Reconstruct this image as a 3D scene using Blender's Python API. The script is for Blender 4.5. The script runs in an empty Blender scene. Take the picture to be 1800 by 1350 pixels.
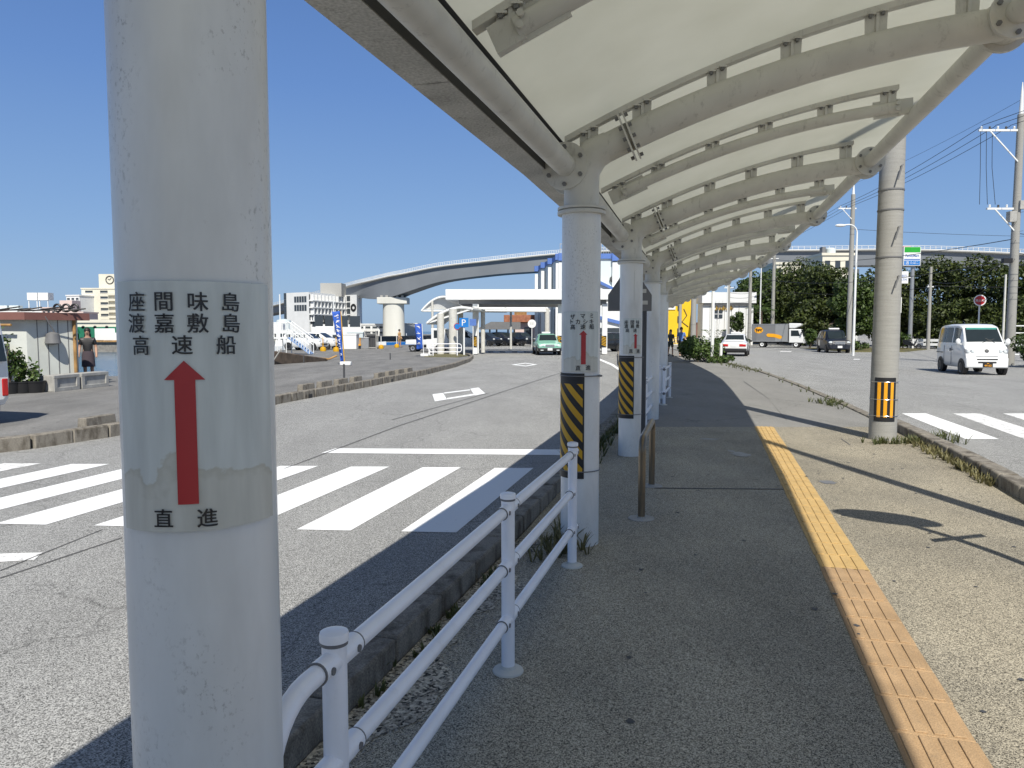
import bpy, math, random
from math import sin, cos, tan, atan, atan2, sqrt, radians, pi
from mathutils import Vector, Matrix
import numpy as np
scene = bpy.context.scene
col = scene.collection
random.seed(7)

# ------------------------------------------------------------------ camera, sky, sun, exposure
FPX, CAMZ = 1300.0, 1.56
PITCH = atan((675 - 582) / FPX)
cam_d = bpy.data.cameras.new("camera")
cam_d.sensor_width = 36.0
cam_d.lens = FPX / 1800 * 36
cam_d.clip_start, cam_d.clip_end = 0.05, 6000
cam = bpy.data.objects.new("camera", cam_d)
cam.location = (0, 0, CAMZ)
cam.rotation_euler = (radians(90) - PITCH, 0, 0)
col.objects.link(cam)
scene.camera = cam

LIGHT = Vector((-0.113, 0.87, -1.0)).normalized()      # the way sunlight travels
world = bpy.data.worlds.new("World")
scene.world = world
world.use_nodes = True
wn = world.node_tree.nodes
sky = wn.new("ShaderNodeTexSky")
sky.sky_type = 'NISHITA'
sky.sun_disc = False
sky.sun_elevation = math.asin(-LIGHT.z)
sky.sun_rotation = atan2(-LIGHT.x, -LIGHT.y)
sky.altitude = 0
sky.air_density = 1.0
sky.dust_density = 1.0
sky.ozone_density = 1.5
bg = wn["Background"]
bg.inputs[1].default_value = 0.085
# clear blue down to the horizon: the low band of the sky is tinted by elevation
wl = world.node_tree.links
wtc = wn.new("ShaderNodeTexCoord"); wsp = wn.new("ShaderNodeSeparateXYZ"); wl.new(wtc.outputs["Generated"], wsp.inputs[0])
wrp = wn.new("ShaderNodeValToRGB"); wl.new(wsp.outputs[2], wrp.inputs[0])
we = wrp.color_ramp.elements
we[0].position = 0.0; we[0].color = (2.75, 4.35, 6.6, 1)
we[1].position = 0.9; we[1].color = (0.75, 1.05, 1.6, 1)
for pos, cc in ((0.12, (2.0, 3.6, 6.5, 1)), (0.3, (1.18, 2.5, 5.75, 1)), (0.45, (0.82, 1.85, 4.7, 1))):
    x = we.new(pos); x.color = cc
wmx = wn.new("ShaderNodeMix"); wmx.data_type = 'RGBA'; wmx.inputs[0].default_value = 0.8
wl.new(sky.outputs[0], wmx.inputs[6]); wl.new(wrp.outputs[0], wmx.inputs[7])
wl.new(wmx.outputs[2], bg.inputs[0])
sun_d = bpy.data.lights.new("sun", 'SUN')
sun_d.energy = 4.6
sun_d.angle = radians(0.5)
sun_d.color = (1.0, 0.95, 0.86)
sun = bpy.data.objects.new("sun", sun_d)
sun.rotation_euler = LIGHT.to_track_quat('-Z', 'Y').to_euler()
sun.location = (0, 0, 30)
col.objects.link(sun)
scene.view_settings.view_transform = 'Standard'
scene.view_settings.look = 'None'
scene.view_settings.gamma = 1.0
scene.view_settings.exposure = 0.35
try:
    scene.cycles.max_bounces = 8
    scene.cycles.transparent_max_bounces = 12
except Exception:
    pass

# ------------------------------------------------------------------ photogrammetry (photo pixel -> place in the world)
def ray(px, py):
    u = (px - 900) / FPX
    v = (675 - py) / FPX
    return Vector((u, v * sin(PITCH) + cos(PITCH), v * cos(PITCH) - sin(PITCH)))
def G(px, py, z=0.0):
    d = ray(px, py); t = (z - CAMZ) / d.z
    return Vector((d.x * t, d.y * t, z))
def P(px, py, Y):
    d = ray(px, py); t = Y / d.y
    return Vector((d.x * t, Y, CAMZ + d.z * t))
def cyl_hit(px, py, c, r):
    d = ray(px, py)
    a = d.x ** 2 + d.y ** 2
    b = -2 * (d.x * c[0] + d.y * c[1])
    k = c[0] ** 2 + c[1] ** 2 - r * r
    disc = max(0, b * b - 4 * a * k)
    t = (-b - sqrt(disc)) / (2 * a)
    x, y, z = d.x * t, d.y * t, CAMZ + d.z * t
    phi = atan2(y - c[1], x - c[0])
    return (phi - 2 * pi if phi > pi / 2 else phi), z

# ------------------------------------------------------------------ materials
MATS = {}
def nt(m):
    m.use_nodes = True
    return m.node_tree.nodes, m.node_tree.links
def mat(name, c, rough=0.6, var=0.08, scale=3.0, metal=0.0, bump=0.0, spec=0.5, stretch=None, c2=None, fine=0.0, fscale=120, emit=None, coat=0.0, alpha=None, dirt=0.0):
    """Principled paint, stone or cloth with noise mottling; c2 = colour of worn patches"""
    if name in MATS: return MATS[name]
    m = bpy.data.materials.new(name); N, L = nt(m)
    b = N["Principled BSDF"]
    b.inputs["Roughness"].default_value = rough
    b.inputs["Metallic"].default_value = metal
    b.inputs["Specular IOR Level"].default_value = spec
    if coat: b.inputs["Coat Weight"].default_value = coat; b.inputs["Coat Roughness"].default_value = 0.05
    tc = N.new("ShaderNodeTexCoord"); src = tc.outputs["Object"]
    if stretch:
        mp = N.new("ShaderNodeMapping"); mp.inputs["Scale"].default_value = stretch
        L.new(src, mp.inputs[0]); src = mp.outputs[0]
    no = N.new("ShaderNodeTexNoise"); no.inputs["Scale"].default_value = scale; no.inputs["Detail"].default_value = 6
    L.new(src, no.inputs[0])
    rp = N.new("ShaderNodeValToRGB")
    lo = c2 if c2 else tuple(max(0, x * (1 - var)) for x in c)
    hi = c if c2 else tuple(min(1, x * (1 + var)) for x in c)
    rp.color_ramp.elements[0].color = (*lo, 1); rp.color_ramp.elements[1].color = (*hi, 1)
    rp.color_ramp.elements[0].position = 0.3; rp.color_ramp.elements[1].position = 0.68 if not c2 else 0.55
    L.new(no.outputs[0], rp.inputs[0])
    out = rp.outputs[0]
    if fine:
        n2 = N.new("ShaderNodeTexNoise"); n2.inputs["Scale"].default_value = fscale; n2.inputs["Detail"].default_value = 2
        L.new(tc.outputs["Object"], n2.inputs[0])
        r2 = N.new("ShaderNodeMapRange"); r2.inputs[1].default_value = 0.3; r2.inputs[2].default_value = 0.7
        r2.inputs[3].default_value = 1 - fine; r2.inputs[4].default_value = 1 + fine
        L.new(n2.outputs[0], r2.inputs[0])
        mx = N.new("ShaderNodeVectorMath"); mx.operation = 'SCALE'
        L.new(out, mx.inputs[0]); L.new(r2.outputs[0], mx.inputs["Scale"])
        out = mx.outputs[0]
        hsrc = n2.outputs[0]
    else: hsrc = no.outputs[0]
    if dirt:
        n3 = N.new("ShaderNodeTexNoise"); n3.inputs["Scale"].default_value = 14; n3.inputs["Detail"].default_value = 8; n3.inputs["Roughness"].default_value = 0.75
        mp3 = N.new("ShaderNodeMapping"); mp3.inputs["Scale"].default_value = (1, 1, 0.35)
        L.new(tc.outputs["Object"], mp3.inputs[0]); L.new(mp3.outputs[0], n3.inputs[0])
        r3 = N.new("ShaderNodeMapRange"); r3.inputs[1].default_value = 0.56; r3.inputs[2].default_value = 0.72; r3.inputs[3].default_value = 0; r3.inputs[4].default_value = dirt
        L.new(n3.outputs[0], r3.inputs[0])
        m3 = N.new("ShaderNodeMix"); m3.data_type = 'RGBA'
        L.new(r3.outputs[0], m3.inputs[0]); L.new(out, m3.inputs[6]); m3.inputs[7].default_value = (0.13, 0.12, 0.1, 1)
        out = m3.outputs[2]
    L.new(out, b.inputs["Base Color"])
    if bump:
        bp = N.new("ShaderNodeBump"); bp.inputs["Strength"].default_value = bump; bp.inputs["Distance"].default_value = 0.01
        L.new(hsrc, bp.inputs["Height"]); L.new(bp.outputs[0], b.inputs["Normal"])
    if emit:
        b.inputs["Emission Color"].default_value = (*emit, 1); b.inputs["Emission Strength"].default_value = 1
    MATS[name] = m
    return m

def ground_mat(name, c, speck=0.35, sscale=140, big=0.12, patch=None, bump=0.5, crack=0.0):
    """asphalt / exposed aggregate: grains, patches and traffic stains"""
    m = bpy.data.materials.new(name); N, L = nt(m); b = N["Principled BSDF"]
    b.inputs["Roughness"].default_value = 0.88; b.inputs["Specular IOR Level"].default_value = 0.3
    tc = N.new("ShaderNodeTexCoord"); o = tc.outputs["Object"]
    vo = N.new("ShaderNodeTexVoronoi"); vo.inputs["Scale"].default_value = sscale
    L.new(o, vo.inputs[0])
    bw = N.new("ShaderNodeSeparateColor"); L.new(vo.outputs["Color"], bw.inputs[0])
    n1 = N.new("ShaderNodeTexNoise"); n1.inputs["Scale"].default_value = sscale * 0.9; n1.inputs["Detail"].default_value = 3
    L.new(o, n1.inputs[0])
    ad = N.new("ShaderNodeMath"); ad.operation = 'ADD'; L.new(bw.outputs[0], ad.inputs[0]); L.new(n1.outputs[0], ad.inputs[1])
    mr = N.new("ShaderNodeMapRange"); mr.inputs[1].default_value = 0.45; mr.inputs[2].default_value = 1.55
    mr.inputs[3].default_value = 1 - speck; mr.inputs[4].default_value = 1 + speck
    L.new(ad.outputs[0], mr.inputs[0])
    n2 = N.new("ShaderNodeTexNoise"); n2.inputs["Scale"].default_value = 0.7; n2.inputs["Detail"].default_value = 7; n2.inputs["Roughness"].default_value = 0.65
    mp = N.new("ShaderNodeMapping"); mp.inputs["Rotation"].default_value = (0, 0, radians(14)); mp.inputs["Scale"].default_value = (1.4, 0.45, 1)
    L.new(o, mp.inputs[0]); L.new(mp.outputs[0], n2.inputs[0])
    m2 = N.new("ShaderNodeMapRange"); m2.inputs[1].default_value = 0.3; m2.inputs[2].default_value = 0.7
    m2.inputs[3].default_value = 1 - big; m2.inputs[4].default_value = 1 + big
    L.new(n2.outputs[0], m2.inputs[0])
    mu = N.new("ShaderNodeMath"); mu.operation = 'MULTIPLY'; L.new(mr.outputs[0], mu.inputs[0]); L.new(m2.outputs[0], mu.inputs[1])
    val = mu.outputs[0]
    if crack:
        vc = N.new("ShaderNodeTexVoronoi"); vc.feature = 'DISTANCE_TO_EDGE'; vc.inputs["Scale"].default_value = 0.33
        nd = N.new("ShaderNodeTexNoise"); nd.inputs["Scale"].default_value = 1.3; nd.inputs["Detail"].default_value = 5
        L.new(o, nd.inputs[0])
        vm = N.new("ShaderNodeVectorMath"); vm.operation = 'MULTIPLY_ADD'; vm.inputs[1].default_value = (0.9, 0.9, 0.9)
        L.new(nd.outputs["Color"], vm.inputs[0]); L.new(o, vm.inputs[2]); L.new(vm.outputs[0], vc.inputs[0])
        cr = N.new("ShaderNodeMapRange"); cr.inputs[1].default_value = 0.0; cr.inputs[2].default_value = 0.006; cr.inputs[3].default_value = 1 - crack; cr.inputs[4].default_value = 1
        L.new(vc.outputs[0], cr.inputs[0])
        m4 = N.new("ShaderNodeMath"); m4.operation = 'MULTIPLY'; L.new(val, m4.inputs[0]); L.new(cr.outputs[0], m4.inputs[1]); val = m4.outputs[0]
    sc = N.new("ShaderNodeVectorMath"); sc.operation = 'SCALE'
    base = N.new("ShaderNodeRGB"); base.outputs[0].default_value = (*c, 1)
    src = base.outputs[0]
    if patch:
        mixp = N.new("ShaderNodeMix"); mixp.data_type = 'RGBA'
        n5 = N.new("ShaderNodeTexNoise"); n5.inputs["Scale"].default_value = 0.9; n5.inputs["Detail"].default_value = 4; L.new(o, n5.inputs[0])
        r5 = N.new("ShaderNodeMapRange"); r5.inputs[1].default_value = 0.42; r5.inputs[2].default_value = 0.62; L.new(n5.outputs[0], r5.inputs[0])
        L.new(r5.outputs[0], mixp.inputs[0]); L.new(src, mixp.inputs[6]); mixp.inputs[7].default_value = (*patch, 1); src = mixp.outputs[2]
    L.new(src, sc.inputs[0]); L.new(val, sc.inputs["Scale"])
    L.new(sc.outputs[0], b.inputs["Base Color"])
    bp = N.new("ShaderNodeBump"); bp.inputs["Strength"].default_value = bump; bp.inputs["Distance"].default_value = 0.004
    L.new(ad.outputs[0], bp.inputs["Height"]); L.new(bp.outputs[0], b.inputs["Normal"])
    return m

def leaf_mat(name, c, c2, trans=0.25):
    m = bpy.data.materials.new(name); N, L = nt(m); b = N["Principled BSDF"]
    b.inputs["Roughness"].default_value = 0.55
    ge = N.new("ShaderNodeNewGeometry")
    rp = N.new("ShaderNodeValToRGB")
    rp.color_ramp.elements[0].color = (*c, 1); rp.color_ramp.elements[1].color = (*c2, 1)
    L.new(ge.outputs["Random Per Island"], rp.inputs[0])
    L.new(rp.outputs[0], b.inputs["Base Color"])
    tr = N.new("ShaderNodeBsdfTranslucent"); L.new(rp.outputs[0], tr.inputs[0])
    mx = N.new("ShaderNodeMixShader"); mx.inputs[0].default_value = trans
    L.new(b.outputs[0], mx.inputs[1]); L.new(tr.outputs[0], mx.inputs[2])
    L.new(mx.outputs[0], N["Material Output"].inputs[0])
    return m

def membrane_mat():
    m = bpy.data.materials.new("roof membrane"); N, L = nt(m); b = N["Principled BSDF"]
    b.inputs["Base Color"].default_value = (0.78, 0.78, 0.70, 1); b.inputs["Roughness"].default_value = 0.5
    tc = N.new("ShaderNodeTexCoord"); no = N.new("ShaderNodeTexNoise"); no.inputs["Scale"].default_value = 1.7; no.inputs["Detail"].default_value = 6
    L.new(tc.outputs["Object"], no.inputs[0])
    rp = N.new("ShaderNodeValToRGB"); rp.color_ramp.elements[0].position = 0.3; rp.color_ramp.elements[1].position = 0.7
    rp.color_ramp.elements[0].color = (0.60, 0.60, 0.49, 1); rp.color_ramp.elements[1].color = (0.68, 0.68, 0.57, 1)
    L.new(no.outputs[0], rp.inputs[0]); L.new(rp.outputs[0], b.inputs["Base Color"])
    tr = N.new("ShaderNodeBsdfTranslucent"); L.new(rp.outputs[0], tr.inputs[0])
    mx = N.new("ShaderNodeMixShader"); mx.inputs[0].default_value = 0.33
    L.new(b.outputs[0], mx.inputs[1]); L.new(tr.outputs[0], mx.inputs[2]); L.new(mx.outputs[0], N["Material Output"].inputs[0])
    return m

def water_mat():
    m = bpy.data.materials.new("harbour water"); N, L = nt(m); b = N["Principled BSDF"]
    b.inputs["Base Color"].default_value = (0.03, 0.09, 0.15, 1); b.inputs["Roughness"].default_value = 0.18
    tc = N.new("ShaderNodeTexCoord"); no = N.new("ShaderNodeTexNoise"); no.inputs["Scale"].default_value = 0.9; no.inputs["Detail"].default_value = 6
    L.new(tc.outputs["Object"], no.inputs[0])
    bp = N.new("ShaderNodeBump"); bp.inputs["Strength"].default_value = 0.7; bp.inputs["Distance"].default_value = 0.3
    L.new(no.outputs[0], bp.inputs["Height"]); L.new(bp.outputs[0], b.inputs["Normal"])
    return m

def paint_mat(name, c=(0.8, 0.8, 0.78), wear=0.5):
    """road paint with scuffs that show the asphalt"""
    m = bpy.data.materials.new(name); N, L = nt(m); b = N["Principled BSDF"]; b.inputs["Roughness"].default_value = 0.75
    tc = N.new("ShaderNodeTexCoord"); n1 = N.new("ShaderNodeTexNoise"); n1.inputs["Scale"].default_value = 9; n1.inputs["Detail"].default_value = 9; n1.inputs["Roughness"].default_value = 0.75
    L.new(tc.outputs["Object"], n1.inputs[0])
    rp = N.new("ShaderNodeValToRGB"); rp.color_ramp.elements[0].position = 0.22 + 0.2 * wear; rp.color_ramp.elements[1].position = 0.30 + 0.25 * wear
    rp.color_ramp.elements[0].color = (0.3, 0.3, 0.29, 1); rp.color_ramp.elements[1].color = (*c, 1)
    L.new(n1.outputs[0], rp.inputs[0]); L.new(rp.outputs[0], b.inputs["Base Color"])
    return m

def sheet_mat():
    """grey weathered plastic sheet with tide-mark stains"""
    m = bpy.data.materials.new("sign sheet"); N, L = nt(m); b = N["Principled BSDF"]; b.inputs["Roughness"].default_value = 0.24
    tc = N.new("ShaderNodeTexCoord"); o = tc.outputs["Object"]
    n1 = N.new("ShaderNodeTexNoise"); n1.inputs["Scale"].default_value = 11; n1.inputs["Detail"].default_value = 5; L.new(o, n1.inputs[0])
    sp = N.new("ShaderNodeSeparateXYZ"); L.new(o, sp.inputs[0])
    ad = N.new("ShaderNodeMath"); ad.operation = 'MULTIPLY_ADD'; ad.inputs[1].default_value = -4.0; ad.inputs[2].default_value = 0.62   # more stain low on the sheet
    L.new(sp.outputs[2], ad.inputs[0])
    su = N.new("ShaderNodeMath"); su.operation = 'ADD'; L.new(ad.outputs[0], su.inputs[0]); L.new(n1.outputs[0], su.inputs[1])
    rp = N.new("ShaderNodeValToRGB"); e = rp.color_ramp.elements
    e[0].position = 0.70; e[0].color = (0.60, 0.63, 0.60, 1); e[1].position = 0.73; e[1].color = (0.50, 0.49, 0.42, 1)
    x = e.new(0.80); x.color = (0.58, 0.575, 0.51, 1)
    L.new(su.outputs[0], rp.inputs[0])
    n2 = N.new("ShaderNodeTexNoise"); n2.inputs["Scale"].default_value = 9; n2.inputs["Detail"].default_value = 8
    mp = N.new("ShaderNodeMapping"); mp.inputs["Scale"].default_value = (3, 3, 0.4); L.new(o, mp.inputs[0]); L.new(mp.outputs[0], n2.inputs[0])
    mr = N.new("ShaderNodeMapRange"); mr.inputs[1].default_value = 0.3; mr.inputs[2].default_value = 0.7; mr.inputs[3].default_value = 0.88; mr.inputs[4].default_value = 1.12
    L.new(n2.outputs[0], mr.inputs[0])
    sc = N.new("ShaderNodeVectorMath"); sc.operation = 'SCALE'; L.new(rp.outputs[0], sc.inputs[0]); L.new(mr.outputs[0], sc.inputs["Scale"])
    L.new(sc.outputs[0], b.inputs["Base Color"])
    return m

M_road = ground_mat("road asphalt", (0.287, 0.287, 0.276), 0.85, 190, 0.13, None, 0.6, 0.3)
M_lot = ground_mat("old lot asphalt", (0.19, 0.187, 0.178), 0.35, 110, 0.28, None, 0.4, 0.3)
M_path = ground_mat("exposed aggregate", (0.285, 0.256, 0.195), 1.0, 220, 0.17, (0.24, 0.218, 0.17), 0.5)
M_pathg = ground_mat("grey path concrete", (0.345, 0.318, 0.25), 0.95, 235, 0.2, (0.295, 0.275, 0.22), 0.5)
M_path2 = ground_mat("path asphalt", (0.225, 0.22, 0.205), 0.3, 140, 0.14, None, 0.4, 0.3)
M_kerb = mat("kerb concrete", (0.225, 0.205, 0.17), 0.9, scale=9, c2=(0.075, 0.062, 0.045), fine=0.35, bump=0.2, stretch=(1, 1, .45))
M_conc = mat("weathered concrete", (0.36, 0.355, 0.33), 0.85, 0.18, 5, fine=0.15, bump=0.3, dirt=0.5)
M_quay = mat("quay concrete", (0.2, 0.19, 0.17), 0.9, 0.3, 2, dirt=0.6)
M_pole = mat("pole concrete", (0.30, 0.295, 0.27), 0.85, 0.08, 9, stretch=(0.4, 0.4, 6), fine=0.10, bump=0.15)
M_mark = paint_mat("road paint", (0.82, 0.83, 0.82), 0.3)
M_markw = paint_mat("worn road paint", (0.78, 0.78, 0.76), 0.75)
M_white = mat("white paint", (0.74, 0.75, 0.73), 0.4, 0.05, 2.5, stretch=(1, 1, 0.3), dirt=0.15)
M_colw = mat("column paint", (0.77, 0.77, 0.74), 0.32, 0.05, 2.0, stretch=(1.2, 1.2, 0.25))
def weather(m):
    """mildew specks in patches, thin run marks"""
    N, L = nt(m); b = N["Principled BSDF"]; src = b.inputs["Base Color"].links[0].from_socket
    o = N.new("ShaderNodeTexCoord").outputs["Object"]
    def noise(sc, det, stretch=None, rough=.6):
        n = N.new("ShaderNodeTexNoise"); n.inputs["Scale"].default_value = sc; n.inputs["Detail"].default_value = det; n.inputs["Roughness"].default_value = rough
        q = o
        if stretch:
            mp = N.new("ShaderNodeMapping"); mp.inputs["Scale"].default_value = stretch; L.new(o, mp.inputs[0]); q = mp.outputs[0]
        L.new(q, n.inputs[0]); return n.outputs[0]
    def rng_(x, a, b_, c_, d_):
        r = N.new("ShaderNodeMapRange"); L.new(x, r.inputs[0])
        for i, v in enumerate((a, b_, c_, d_)): r.inputs[i + 1].default_value = v
        return r.outputs[0]
    def op(k, a, b_):
        q = N.new("ShaderNodeMath"); q.operation = k; L.new(a, q.inputs[0])
        L.new(b_, q.inputs[1]) if not isinstance(b_, (int, float)) else q.inputs.__getitem__(1).__setattr__("default_value", b_)
        return q.outputs[0]
    specks = op('MULTIPLY', rng_(noise(95, 4, (1, 1, .7), .7), .54, .66, 0, 1), rng_(noise(3.2, 3, (1.5, 1.5, .8)), .46, .66, 0, .55))
    film = rng_(noise(2.6, 5, (1.6, 1.6, .5)), .45, .75, 0, .30)
    runs = op('MULTIPLY', rng_(noise(38, 2, (1, 1, .02)), .66, .72, 0, 1), rng_(noise(2.0, 3), .5, .62, 0, .35))
    al = op('MAXIMUM', op('MAXIMUM', specks, film), runs)
    mx = N.new("ShaderNodeMix"); mx.data_type = 'RGBA'; L.new(al, mx.inputs[0]); L.new(src, mx.inputs[6]); mx.inputs[7].default_value = (.20, .185, .15, 1)
    L.new(mx.outputs[2], b.inputs["Base Color"])
weather(M_colw)
M_steel = mat("grey steel paint", (0.57, 0.56, 0.51), 0.5, 0.09, 4, dirt=0.5)
M_gutter = mat("gutter coating", (0.40, 0.395, 0.37), 0.8, 0.2, 2.5, fine=0.22, fscale=70, bump=0.4, dirt=0.7)
M_rail = mat("white rail paint", (0.90, 0.90, 0.92), 0.3, 0.04, 5, dirt=0.12)
M_dark = mat("dark grey", (0.06, 0.062, 0.065), 0.6)
M_gdark = mat("dull grey", (0.16, 0.16, 0.16), 0.5)
M_black = mat("black", (0.013, 0.013, 0.014), 0.5)
M_rubber = mat("rubber", (0.02, 0.02, 0.02), 0.85)
M_glass = mat("car glass", (0.02, 0.028, 0.032), 0.1, spec=0.4)
M_chrome = mat("chrome", (0.6, 0.6, 0.6), 0.25, metal=0.9)
M_bronze = mat("bronze steel", (0.23, 0.185, 0.13), 0.34, 0.25, 8, metal=0.75, stretch=(1, 1, 0.3), dirt=0.3)
M_red = mat("sign red", (0.42, 0.018, 0.022), 0.35, 0.06)
M_redlamp = mat("lamp red", (0.5, 0.02, 0.02), 0.2)
M_yel = mat("warning yellow", (0.60, 0.33, 0.008), 0.45, 0.08)
M_orange = mat("reflective orange", (0.80, 0.36, 0.012), 0.4, 0.05)
M_ink = mat("sign lettering", (0.012, 0.012, 0.013), 0.35)
M_blue = mat("flag blue", (0.02, 0.09, 0.42), 0.7, 0.1)
M_signblue = mat("sign blue", (0.015, 0.17, 0.5), 0.4)
M_trim = mat("trim blue", (0.085, 0.17, 0.45), 0.5, 0.06)
M_cloth = mat("white cloth", (0.8, 0.8, 0.8), 0.8)
M_bridge = mat("bridge girder", (0.185, 0.20, 0.215), 0.6, 0.08, 0.12)
M_pier = mat("pier concrete", (0.60, 0.595, 0.54), 0.85, 0.10, 0.15, stretch=(1, 1, 0.3))
M_cream = mat("cream wall", (0.66, 0.63, 0.52), 0.85, 0.05, 0.3)
M_pink = mat("pink wall", (0.62, 0.5, 0.46), 0.85, 0.05, 0.3)
M_bwhite = mat("white wall", (0.70, 0.71, 0.70), 0.8, 0.05, 0.4)
M_pale = mat("pale blue wall", (0.56, 0.62, 0.62), 0.8, 0.04, 0.4)
M_yellowb = mat("yellow wall", (0.75, 0.48, 0.01), 0.6, 0.06, 0.4)
M_brown = mat("brown tile", (0.30, 0.115, 0.06), 0.7, 0.25, 3)
M_maroon = mat("maroon fascia", (0.19, 0.085, 0.07), 0.7, 0.12, 2)
M_hut = mat("hut panel", (0.58, 0.60, 0.55), 0.7, 0.06, 2, dirt=0.2)
M_rust = mat("rust", (0.33, 0.19, 0.07), 0.85, 0.35, 3)
M_wood = mat("old timber", (0.10, 0.075, 0.055), 0.9, 0.4, 3)
M_win = mat("window glass", (0.045, 0.055, 0.065), 0.15)
M_green = mat("green paint", (0.02, 0.16, 0.09), 0.45, 0.1)
M_mint = mat("mint car paint", (0.21, 0.45, 0.35), 0.3, 0.03, coat=0.6)
M_carw = mat("white car paint", (0.74, 0.75, 0.74), 0.3, 0.02, coat=0.6)
M_carb = mat("black car paint", (0.012, 0.014, 0.018), 0.25, 0.05, coat=0.8)
M_carnavy = mat("navy car paint", (0.012, 0.016, 0.026), 0.45, 0.05, coat=0.15)
M_carg = mat("silver car paint", (0.33, 0.34, 0.35), 0.35, 0.03, metal=0.4, coat=0.6)
M_truckg = mat("truck box grey", (0.17, 0.175, 0.18), 0.5, 0.03)
M_truckg2 = mat("truck box pale grey", (0.24, 0.25, 0.255), 0.5, 0.03)
M_lamp = mat("headlamp", (0.62, 0.66, 0.66), 0.12, spec=0.8)
M_bark = mat("bark", (0.11, 0.085, 0.065), 0.9, 0.35, 4, stretch=(1, 1, 0.3))
M_skin = mat("skin", (0.42, 0.25, 0.17), 0.6)
M_hair = mat("hair", (0.015, 0.011, 0.009), 0.6)
M_leafD = leaf_mat("banyan leaves", (0.016, 0.030, 0.006), (0.085, 0.110, 0.020))
M_leafM = leaf_mat("street tree leaves", (0.018, 0.040, 0.007), (0.080, 0.125, 0.022))
M_leafL = leaf_mat("shrub leaves", (0.028, 0.06, 0.014), (0.11, 0.17, 0.035))
M_leafW = leaf_mat("weed leaves", (0.05, 0.07, 0.02), (0.14, 0.15, 0.05))
M_grass = leaf_mat("dry grass", (0.10, 0.10, 0.04), (0.24, 0.21, 0.09))
M_membrane = membrane_mat()
M_water = water_mat()
M_sheet = sheet_mat()
M_tactY = mat("tactile yellow", (0.48, 0.325, 0.13), 0.8, 0.12, 6, fine=0.14, fscale=150, bump=0.3, dirt=0.25)
M_tactB = mat("tactile faded", (0.375, 0.25, 0.135), 0.85, 0.14, 6, fine=0.2, fscale=150, bump=0.3, dirt=0.3)
M_wire = mat("cable", (0.02, 0.022, 0.026), 0.6)

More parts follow.
